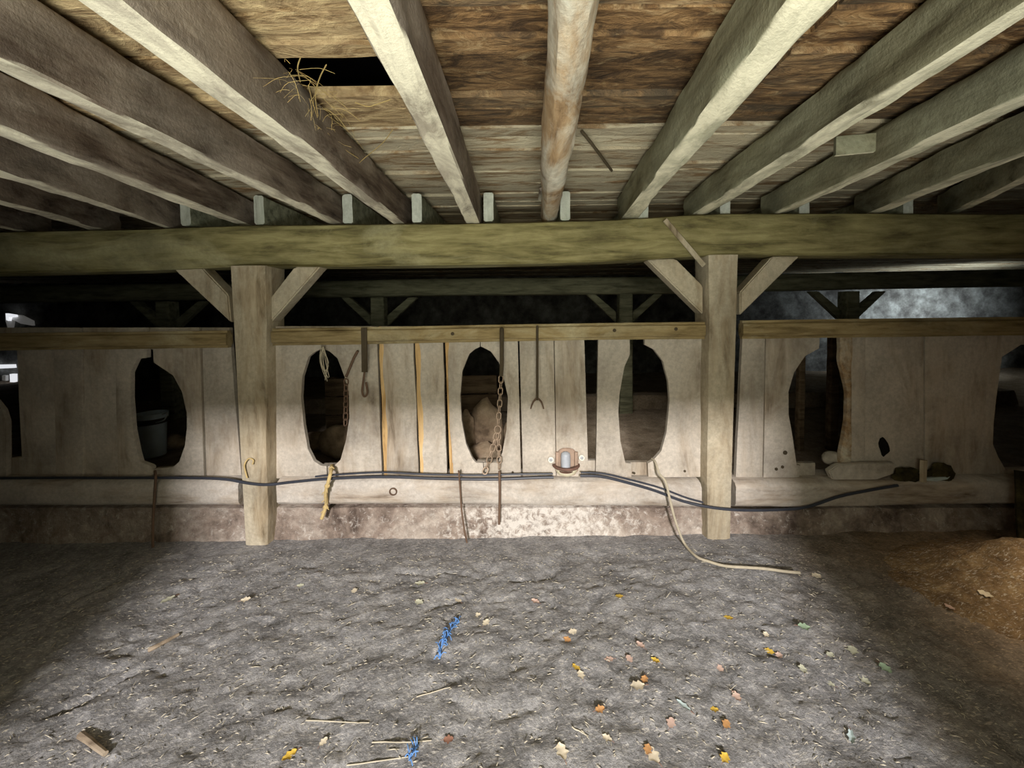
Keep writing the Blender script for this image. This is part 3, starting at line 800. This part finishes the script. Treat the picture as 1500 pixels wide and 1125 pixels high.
ch2 = empty('hanging_chain', at(505, 556, 2.475), 'dull chain hanging inside the right edge of the oval opening nearest the left post', 'chain')
chain(ch2, [at(507, 556, 2.50-.015), at(506.5, 590, 2.475), at(506, 630, 2.475)], .033, .026, .0042, M['rust'])
bm = bmesh.new(); tube_bm(bm, [at(524, 514, 2.462), at(518, 525, 2.47), at(507, 552, 2.477)], .008, 7); obj('strap', bm, M['rust'], ch2)
tr = empty('tie_strap', at(535, 482, 2.41), 'dark leather strap with iron loop hanging from the rail beside the left oval', 'strap')
bm = bmesh.new(); ring_timber(bm, at(533, 480, 2.418), at(534, 545, 2.418), .035, .012, up=Vector((0, 1, 0)), amp=.002, rnd=.004, seg=12); obj('strap', bm, M['iron_dark'], tr)
bm = bmesh.new(); tube_bm(bm, smooth_path([at(534, 545, 2.42), at(532, 560, 2.44), at(530.5, 574, 2.45), at(534, 581, 2.45), at(538, 575, 2.45), at(536, 560, 2.44)], 4), .0065, 7); obj('iron_loop', bm, M['rust'], tr)
rd = empty('forked_iron', at(787, 478, 2.41), 'thin dark iron rod with a forked end hanging right of the middle oval opening', 'hook')
bm = bmesh.new(); tube_bm(bm, [at(787, 477, 2.418), at(787, 520, 2.418), at(787, 586, 2.445)], .0075, 8); obj('rod', bm, M['iron_dark'], rd)
for s in (-1, 1):
    bm = bmesh.new(); tube_bm(bm, smooth_path([at(787, 583, 2.445), at(787+s*6, 589, 2.445), at(787+s*9.5, 599, 2.445)], 4), .0075, 7, r2=.004); obj('fork_tine', bm, M['rust'], rd)
tube('iron_wire', [at(672, 694, 2.44), at(672, 691, 2.37), at(674, 715, 2.385), at(676, 745, 2.37), at(680, 775, 2.34), at(684, 795, 2.33)], .0055, M['rust'], None, 'brown iron wire hooked over the sill left of the hanging chain', 'wire')
tube('rusty_rod', [at(227, 690, 2.42), at(228, 700, 2.375), at(226, 730, 2.395), at(224, 770, 2.37), at(224, 802, 2.35)], .007, M['rust'], None, 'rusty thin rod standing against the sill below the opening with the bucket', 'rod')
tube('curled_hook', [at(362, 700, 2.385), at(358, 682, 2.385), at(364, 672, 2.385), at(371, 674, 2.385), at(370, 680, 2.385)], .0045, M['rope'], None, 'small pale hook curled on the face of the left post', 'hook')

# ------------------------------------------------------------------ rubble on the right sill
def lump(name, px, py, Y, rpx, m, label, cat, seed, flat=None, amp=.2, grp=None, sub=3):
    c = at(px, py, Y); s = Y/F; bm = bmesh.new()
    blob_bm(bm, c, (rpx[0]*s, rpx[1]*s*.9 if len(rpx) < 3 else rpx[2], rpx[1]*s), seed, amp, sub)
    return tag(obj(name, bm, M[m]), label, cat, grp)
bm = bmesh.new(); poly_prism(bm, [(1214, 690), (1228, 681), (1270, 679), (1311, 678), (1310, 694), (1285, 703), (1220, 703)], 2.445, 2.485)
bmesh.ops.bevel(bm, geom=list(bm.edges), offset=.006, segments=2, affect='EDGES')
tag(obj('broken_slab', bm, M['pale']), 'pale broken slab lying on the sill below the bark-edged strip', 'slab')
lump('stone', 1219, 671, 2.56, (14, 11), 'pale', 'rounded pale stone showing in the bottom right of the broken opening', 'stone', 2.)
lump('mossy_clump', 1328, 696, 2.455, (20, 11, .03), 'moss', 'dark clump of dirt and moss on the sill right of the pale slab', 'clump', 5., amp=.35)
lump('mossy_clump', 1377, 693, 2.46, (18, 14, .03), 'moss', 'dark clump of dirt and moss behind the upright pale peg on the sill', 'clump', 8., amp=.35)
timber('wooden_peg', at(1352, 706, 2.415), at(1353, 674, 2.425), .045, .025, M['post'], None, 'short upright pale peg of wood leaning among the dark clumps on the sill', 'peg', up=Vector((0, 1, 0)), seg=8, amp=.003)
bm = bmesh.new(); poly_prism(bm, [(1356, 701), (1392, 698), (1388, 702), (1372, 705), (1358, 704)], 2.428, 2.445)
tag(obj('broken_shard', bm, M['leaf_bluish']), 'pale bluish shard on the edge of the sill at the right', 'shard')
timber('leaning_board', at(1497, 690, 2.33), at(1502, 792, 2.26), .09, .03, M['moss'], None, 'dark olive board leaning against the sill at the right edge', 'board', up=Vector((0, 1, 0)), seg=10, amp=.004)

# ------------------------------------------------------------------ brown heap at the right
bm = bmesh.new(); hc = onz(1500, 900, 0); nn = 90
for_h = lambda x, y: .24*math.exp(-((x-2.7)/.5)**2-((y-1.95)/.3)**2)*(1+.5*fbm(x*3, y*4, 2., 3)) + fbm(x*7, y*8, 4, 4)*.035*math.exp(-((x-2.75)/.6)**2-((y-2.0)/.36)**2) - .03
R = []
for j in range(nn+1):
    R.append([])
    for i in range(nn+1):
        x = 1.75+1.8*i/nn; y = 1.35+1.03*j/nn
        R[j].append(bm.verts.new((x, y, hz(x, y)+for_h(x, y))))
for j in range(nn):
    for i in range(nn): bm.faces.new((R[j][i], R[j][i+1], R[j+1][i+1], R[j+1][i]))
tag(obj('dirt_heap', bm, M['heap']), 'low heap of brown soil with a warm glow in its colour, at the right edge of the floor', 'heap')

# ------------------------------------------------------------------ behind the partition
def back_beam(pts, hpx, Y, th, label):
    bm = bmesh.new(); beam_mesh(bm, pts, hpx, Y, th, 44., .006); tag(obj('rear_beam', bm, M['back']), label, 'beam')
YBK = 4.78
back_beam([(-100, 432), (0, 431), (200, 428), (430, 424), (600, 421), (800, 419), (1000, 417), (1200, 412), (1400, 408), (1620, 405)], 25, YBK-.02, .22, 'rear timber beam dimly seen under the main beam, parallel to it')
def back_post(px, y0, w, label, brl, brr):
    T = at(px, y0+2, YBK+.09); Bt = Vector((T.x, T.y, BFZ-.03)); 
    timber('rear_post', T, Bt, w, .16, M['back'], None, label[0], 'post', 'posts of the rear row', up=Vector((0, 1, 0)), seg=30, amp=.004)
    hw = w*F/YBK/2
    for s, lb in ((-1, label[1]), (1, label[2])):
        x0 = px+s*(hw+2.6)
        brace([(x0, y0+28), (x0, y0+43), (x0+s*44, y0+1.5), (x0+s*31, y0+1.5)][::s], lb, YBK+.06, YBK+.14, 'back', 'rear_knee_brace', 'knee braces of the rear posts')
back_post(245, 440, .17, ['dim rear post seen left of the left front post', 'left brace of the dim rear post at the far left', 'right brace of the dim rear post at the far left'], 0, 0)
back_post(555, 434, .165, ['rear post seen right of the left front post, above the rail', 'left brace of the rear post right of the left front post', 'right brace of the rear post right of the left front post'], 0, 0)
back_post(915, 429, .165, ['rear post seen left of the right front post, above the rail', 'left brace of the rear post left of the right front post', 'right brace of the rear post left of the right front post'], 0, 0)
back_post(1243, 425, .165, ['rear post standing before the lit stone wall', 'left brace of the rear post before the lit stone wall', 'right brace of the rear post before the lit stone wall'], 0, 0)
# low rear curb closing the second bay
bm = bmesh.new()
for x0, x1 in ((-6, 6.5),):
    n = 60; prof = [(-.03, 0), (0, .14), (.02, .18), (.2, .18), (.2, 0)]; R = []
    for i in range(n+1):
        x = x0+(x1-x0)*i/n
        R.append([bm.verts.new((x, 5.04+p+fbm(x*2, q*9, 3, 3)*.03, BFZ+.0+q+fbm(x*1.7, p*4, 6, 3)*.025)) for p, q in prof])
    for i in range(n):
        for k in range(4): bm.faces.new((R[i][k], R[i][k+1], R[i+1][k+1], R[i+1][k]))
tag(obj('rear_curb', bm, M['soil_dark']), 'low dark curb across the far side of the rear bay floor', 'curb')
# bucket
bp = onz(225, 667, BFZ+.015); bk_ = empty('bucket', bp, 'pale bluish bucket with a rim standing behind the left opening of the partition', 'bucket')
s = bp.y/F; rr = 17*s; hh = 64*s
bm = bmesh.new(); lathe_bm(bm, [(rr*.82, 0), (rr*.86, .006), (rr*.98, hh*.76), (rr*.9, hh*.76), (rr*.78, .02)], bp, 26); obj('body', bm, M['plaster'], bk_)
bm = bmesh.new(); lathe_bm(bm, [(rr*1.0, hh*.76), (rr*1.05, hh*.77), (rr*1.06, hh*.88), (rr*.92, hh*.88), (rr*.92, hh*.76)], bp, 26); obj('band', bm, M['rimdark'], bk_)
bm = bmesh.new(); lathe_bm(bm, [(rr*1.0, hh*.88), (rr*1.12, hh*.885), (rr*1.14, hh*1.0), (rr*.98, hh*1.0), (rr*.95, hh*.88)], bp, 26); obj('rim', bm, M['plaster'], bk_)
bm = bmesh.new(); tube_bm(bm, smooth_path([bp+Vector((rr*1.14, -.02, hh*.97)), bp+Vector((rr*1.9, -.06, hh*1.02)), bp+Vector((rr*2.0, -.1, hh*.9)), bp+Vector((rr*1.2, -.09, hh*.83))], 5), .006, 6); obj('handle', bm, M['zinc'], bk_)
# stones and hurdle behind the middle openings
stones = [((712, 628), 3.30, (25, 34), 'large pale brown stone behind the middle oval opening'),
          ((684, 632), 3.20, (12, 21), 'smaller stone left of the large one behind the middle oval opening'),
          ((748, 650), 3.40, (16, 24), 'dark stone half hidden right of the large one behind the middle oval opening'),
          ((706, 672), 2.98, (30, 14), 'flat stone in front of the others behind the middle oval opening'),
          ((497, 648), 3.45, (30, 22), 'stone seen low on the right of the oval opening nearest the left post'),
          ((455, 655), 3.6, (24, 18), 'stone seen low on the left of the oval opening nearest the left post'),
          ((256, 655), 3.75, (20, 14), 'dim stone on the ground to the right of the bucket')]
for i, ((x, y), Y, r, lb) in enumerate(stones):
    c = at(x, y, Y); s = Y/F; hgt = max(.05, (c.z+r[1]*s-BFZ)/2+.02)
    bm = bmesh.new(); blob_bm(bm, (c.x, Y, BFZ+hgt+(.012 if i in (0, 1, 2, 3) else -.008)), (r[0]*s, min(r[0]*s*.8, .12), hgt), i*3.3+1, .18, 3, 1.6)
    tag(obj('stone', bm, M['stone']), lb, 'stone', 'stones on the ground behind the partition')
hd = empty('plank_hurdle', (at(610, 600, 4.0).x, 4.0, BFZ), 'low brown plank hurdle standing behind the middle oval opening', 'hurdle')
xa, xb = at(478, 600, 4.0).x, at(728, 600, 4.0).x; z1 = at(705, 551, 4.0).z
for k in range(3):
    zz = BFZ+.05+(z1-BFZ-.05)*(k+.5)/3
    bm = bmesh.new(); ring_timber(bm, (xa, 4.0, zz), (xb, 4.0+k*.004, zz+.005*k), .03, (z1-BFZ-.05)/3-.012, seg=24, rnd=.004, amp=.004, seed=k*4); obj('plank', bm, M['old'], hd)
for x in (xa+.06, xb-.06):
    bm = bmesh.new(); ring_timber(bm, (x, 4.045, BFZ-.02), (x, 4.045, z1), .06, .05, seg=10, rnd=.006, up=Vector((0, 1, 0)), amp=.003); obj('upright', bm, M['old'], hd)
# timbers seen through the broken opening
for px, w, lb in ((1219, .09, 'dark upright stud seen behind the broken opening on its right'), (1172, .06, 'dark upright stud seen behind the broken opening on its left')):
    p = at(px, 600, 3.5); timber('upright_stud', (p.x, 3.5, BFZ-.02), (p.x, 3.5, 1.33), w, .06, M['old'], None, lb, 'stud', up=Vector((0, 1, 0)), seg=20, amp=.003)

# ------------------------------------------------------------------ litter on the floor
def ground(px, py):
    z = 0.
    for _ in range(6):
        p = onz(px, py, z); z = hz(p.x, p.y)+(max(0, for_h(p.x, p.y)) if p.x > 1.75 and p.y > 1.35 else 0)
    return Vector((p.x, p.y, z))
def leaf(px, py, size, colr, label, seed, long=1.0):
    g = ground(px, py); L = size*g.y/F*1.0; rnd = random.Random(seed); bm = bmesh.new()
    a = rnd.uniform(0, 2*PI); tilt = rnd.uniform(.1, .55); cu = rnd.uniform(.1, .45)
    n = 9; rows = []
    ca, sa = math.cos(a), math.sin(a)
    for i in range(n+1):
        t = i/n; wd = math.sin(PI*min(1, t*.93+.05))**.8*.36/long*(1+.32*math.sin(t*17+seed))
        row = []
        for k in (-1, -.5, 0, .5, 1):
            x = (t-.5); y = k*wd; z = cu*(abs(k)**1.5)*.25+cu*.5*(t-.5)**2+tilt*.3*(k*wd)
            row.append(bm.verts.new((g.x+(x*ca-y*sa)*L, g.y+(x*sa+y*ca)*L, g.z+.006+z*L)))
        rows.append(row)
    for i in range(n):
        for k in range(4): bm.faces.new((rows[i][k], rows[i][k+1], rows[i+1][k+1], rows[i+1][k]))
    st = [rows[0][2].co.copy(), rows[0][2].co+Vector((-ca*L*.15, -sa*L*.15, .001)), rows[0][2].co+Vector((-ca*L*.3, -sa*L*.3+L*.04, -.002))]
    o = obj('fallen_leaf', bm, M['leaf_'+colr])
    bm = bmesh.new(); tube_bm(bm, st, max(.0006, L*.018), 5); s_ = obj('leaf_stalk', bm, M['leaf_brown'], None)
    # the stalk is part of the leaf
    s_.parent = o; s_.location = s_.location-o.location
    return tag(o, label, 'leaf', 'fallen leaves on the dirt floor')
LV = [
 (424, 1110, 20, 'yellow', 'bright yellow leaf near the bottom edge left of centre'), (474, 1089, 13, 'cream', 'cream leaf up and right of the bright yellow leaf at the bottom left'),
 (657, 1086, 15, 'brown', 'red-brown curled leaf at the bottom centre'), (784, 883, 13, 'pink', 'pinkish pale leaf on the mid floor below the drinking bowl'),
 (839, 927, 13, 'cream', 'cream leaf beside an orange one in the middle of the floor'), (831, 939, 12, 'orange', 'orange leaf just below the cream one in the middle of the floor'),
 (907, 875, 12, 'yellow', 'small yellow leaf farthest back on the floor'), (844, 979, 14, 'yellow', 'yellow leaf just above a cream one, centre right of the floor'),
 (851, 991, 15, 'cream', 'cream leaf just below a yellow one, centre right of the floor'), (934, 1007, 22, 'cream', 'large cream half of the leaf pair, centre right of the floor'),
 (944, 998, 14, 'orange', 'orange leaf touching the large cream leaf'), (960, 970, 13, 'yellow', 'golden leaf above the large cream leaf'),
 (892, 968, 14, 'pink', 'pale pink leaf left of the golden leaf'), (922, 967, 13, 'pink', 'pink leaf immediately left of the golden leaf'), (938, 947, 14, 'pink', 'pink leaf above the golden leaf'),
 (879, 1042, 15, 'orange', 'flat orange leaf on the lower middle floor'), (983, 1061, 17, 'pink', 'pink leaf on the lower floor right of the flat orange one'),
 (1046, 1042, 13, 'yellow', 'orange-yellow leaf above the rust orange leaf on the lower right floor'), (1064, 1063, 15, 'orange', 'rust orange leaf on the lower right floor'),
 (1079, 1023, 16, 'pink', 'upright pink leaf on the right part of the floor'), (1054, 981, 14, 'pink', 'flat pink leaf beside a groove in the dirt at right'),
 (1127, 956, 13, 'yellow', 'pale yellow leaf at the end of a groove in the dirt'), (1141, 963, 13, 'pink', 'pink leaf right of the pale yellow leaf in the groove'), (1122, 932, 11, 'cream', 'small cream leaf above the pale yellow leaf in the groove'),
 (1067, 907, 13, 'yellow', 'narrow pale yellow leaf on the far right floor'), (1178, 921, 16, 'green', 'pale green pointed leaf on the far right floor'), (1176, 983, 15, 'pale', 'pale leaf below the pale green pointed leaf'),
 (1249, 955, 18, 'pale', 'large whitish leaf at the right of the floor'), (1297, 982, 17, 'green', 'greenish leaf near the edge of the brown soil at right'), (1216, 961, 12, 'pale', 'small whitish leaf left of the large whitish leaf'),
 (1216, 1003, 12, 'pale', 'small whitish leaf below the large whitish leaf'), (1267, 999, 15, 'pale', 'crumpled whitish leaf right of the small whitish ones'), (1247, 1084, 24, 'bluish', 'long bluish leaf at the lower right'),
 (1001, 1036, 22, 'bluish', 'long bluish leaf in a groove of the dirt right of centre'), (889, 1084, 15, 'cream', 'cream leaf low in the middle, above the bottom edge'), (823, 1104, 24, 'cream', 'large torn cream leaf at the bottom edge right of centre'),
 (955, 1108, 26, 'cream', 'largest cream leaf at the bottom edge, beside an orange one'), (949, 1100, 16, 'orange', 'orange leaf beside the largest cream leaf at the bottom edge'), (1062, 1113, 17, 'yellow', 'yellow leaf at the bottom edge on the right'),
 (1196, 845, 14, 'cream', 'cream leaf near the end of the pale cord'), (1444, 856, 16, 'cream', 'cream leaf on the brown heap'), (1391, 886, 13, 'pink', 'pinkish leaf at the foot of the brown heap'),
 (615, 857, 15, 'pale', 'pale leaf high on the floor left of centre'), (614, 884, 14, 'pale', 'pale leaf below another, high on the floor left of centre'), (671, 881, 12, 'cream', 'small cream leaf above the blue twine'),
 (699, 903, 11, 'cream', 'small cream leaf right of the blue twine'), (712, 914, 13, 'cream', 'cream leaf right of and below the small one by the blue twine'), (440, 860, 10, 'pale', 'tiny whitish leaf on the far left floor'),
 (360, 881, 13, 'cream', 'cream leaf on the left part of the floor'), (246, 881, 17, 'pale', 'whitish crumpled leaf at the dark left side of the floor'), (519, 867, 11, 'cream', 'small cream leaf on the far floor left of centre'),
]
for i, (x, y, sz, c, lb) in enumerate(LV): leaf(x, y, sz, c, lb, i*13+5, long=1.9 if c == 'bluish' else 1.0)

def stick(p0, p1, r, m, label, name='stick', lift=.004):
    P = []
    for k in range(6):
        g = ground(p0[0]+(p1[0]-p0[0])*k/5, p0[1]+(p1[1]-p0[1])*k/5); P.append(g+Vector((0, 0, r*.7+.002)))
    za, zb = P[0].z, P[-1].z
    for k in range(6): P[k].z = .75*P[k].z+.25*(za+(zb-za)*k/5)
    tube(name, P, r, m, None, label, 'straw' if 'straw' in name else 'stick', k=4, n=7, r2=r*.7)
stick((218, 955), (262, 932), .010, M['stick'], 'grey stick lying on the left of the floor')
stick((118, 1080), (155, 1108), .011, M['stick'], 'thick grey stick at the lower left corner of the floor')
for a, b, lb in (((448, 1057), (541, 1060), 'long pale straw stalk left of centre, uppermost of three'), ((545, 1089), (632, 1086), 'long pale straw stalk at bottom centre, middle of three'), ((508, 1123), (598, 1110), 'long pale straw stalk at the bottom edge, lowest of three'),
                 ((838, 1066), (862, 1080), 'short pale straw stalk on the lower middle floor'), ((610, 1022), (660, 1008), 'thin pale straw stalk below the blue twine')):
    stick(a, b, .0022, M['straw'], lb, 'straw_stalk')
def twine(pts, label, nfr, seed):
    rnd = random.Random(seed); bm = bmesh.new(); P = smooth_path([ground(*p)+Vector((0, 0, .010)) for p in pts], 6)
    tube_bm(bm, P, .004, 6)
    for k in range(nfr):
        p = rnd.choice(P); q = p+Vector((rnd.uniform(-.03, .03), rnd.uniform(-.035, .035), rnd.uniform(0, .02)))
        tube_bm(bm, smooth_path([p, (p+q)/2+Vector((0, 0, .012)), q], 3), .0018, 5)
    tag(obj('baler_twine', bm, M['blue']), label, 'twine', 'scraps of blue twine')
twine([(672, 914), (662, 922), (657, 933), (650, 941), (646, 955), (644, 968)], 'frayed scrap of bright blue twine on the middle of the floor', 46, 3)
twine([(612, 1096), (604, 1108), (600, 1118)], 'small scrap of dull blue twine at the bottom edge', 10, 5)

bm = bmesh.new(); rnd = random.Random(11)
for k in range(4200):
    y = .85+1.6*rnd.random()**.8; x = rnd.uniform(-1.5*y-.2, 1.5*y+.2); z = hz(x, y)
    if (x > 1.7 and y > 1.3) or y > 2.33: continue
    L = rnd.uniform(.005, .02)*(1 if rnd.random() < .95 else 2.2); a = rnd.gauss(0, .9); w = rnd.uniform(.0006, .0018)
    d = Vector((math.cos(a), math.sin(a), rnd.uniform(-.25, .25)))*L; n_ = Vector((-math.sin(a), math.cos(a), 0))*w
    p = Vector((x, y, z+.005)); t = p+d*.5+Vector((0, 0, .003))
    v = [bm.verts.new(q) for q in (p-n_, p+n_, p+d+n_*.4, p+d-n_*.4, t)]
    bm.faces.new((v[0], v[1], v[4])); bm.faces.new((v[1], v[2], v[4])); bm.faces.new((v[2], v[3], v[4])); bm.faces.new((v[3], v[0], v[4]))
tag(obj('straw_litter', bm, M['straw'], smooth=False), 'fine chopped straw scattered over the dirt floor', 'straw', kind='stuff')

# hay wisps hanging by the ceiling hole
bm = bmesh.new(); rnd = random.Random(4)
for k in range(70):
    px = rnd.uniform(420, 505); py = 85+(px-420)*.9+rnd.uniform(0, 70); z = rnd.uniform(2.09, 2.2)
    p = onz(px, py, z); p.z = z
    d = Vector((rnd.gauss(0, .05), rnd.gauss(0, .05), -rnd.uniform(.0, .07)))
    tube_bm(bm, smooth_path([p, p+d*.5+Vector((rnd.gauss(0, .012), 0, .01)), p+d], 3), rnd.uniform(.0004, .0008), 4)
for pts in ([(478, 95), (468, 115), (462, 140), (466, 170)], [(452, 125), (458, 150), (465, 172)], [(572, 146), (548, 154), (538, 156), (520, 150)], [(440, 85), (436, 100), (440, 120)], [(516, 250), (530, 235), (560, 210), (575, 190)], [(480, 195), (500, 215), (525, 232)]):
    tube_bm(bm, smooth_path([onz(x, y, 2.13) for x, y in pts], 4), .0016, 5)
tag(obj('hay_wisps', bm, M['cobweb']), 'dusty hay wisps hanging around the broken ceiling hole', 'hay', kind='stuff')

# ------------------------------------------------------------------ light
w = bpy.data.worlds.new('world'); S.world = w; w.use_nodes = True
w.node_tree.nodes['Background'].inputs[0].default_value = (.6, .7, .6, 1); w.node_tree.nodes['Background'].inputs[1].default_value = .02
def area(name, loc, target, sx, sy, power, colr):
    d = bpy.data.lights.new(name, 'AREA'); d.shape = 'RECTANGLE'; d.size = sx; d.size_y = sy; d.energy = power; d.color = colr
    o = bpy.data.objects.new(name, d); C.objects.link(o); o.location = loc
    o.rotation_euler = (Vector(target)-Vector(loc)).to_track_quat('-Z', 'Y').to_euler(); return o
area('sky_light', (-.05, -6.2, 3.55), (0, 2.4, .5), .7, .4, 1030, (1., .95, .93))
g_ = area('door_glow', (0, -.85, 1.4), (0, 2.4, .8), 1.2, .7, 12.5, (1., .965, .74)); g_.data.spread = math.radians(105)
g_ = area('ceiling_bounce_fill', (0, -1.75, 0.), (0, -1.2, 1.05), 2.6, 1.0, 160, (.98, 1., .9)); g_.data.spread = math.radians(105)  # added upward fill for the joist undersides, from an unseen yard
g_ = area('rear_window_light', (8.4, 6.0, 1.3), (8.0, 8.1, 1.35), .8, .6, 34, (.85, .95, 1.)); g_.data.spread = math.radians(110)
g_ = area('warm_heap_fill', (2.95, 1.3, 1.7), (2.75, 1.45, 0), .4, .3, 4.6, (1., .8, .56)); g_.data.spread = math.radians(54)  # added lamp to warm the heap; the side has no gap
g_ = area('rear_bay_fill', (.9, 3.75, 2.0), (.75, 3.8, 0), .5, .25, 3.6, (1., .92, .8)); g_.data.spread = math.radians(100)  # added lamp to brighten the rear bay floor; no gap in the boards above
S.view_settings.view_transform = 'Standard'
S.view_settings.look = 'None'
S.view_settings.exposure = 0.
for o in bpy.data.objects:
    if '_b' in o: del o['_b']
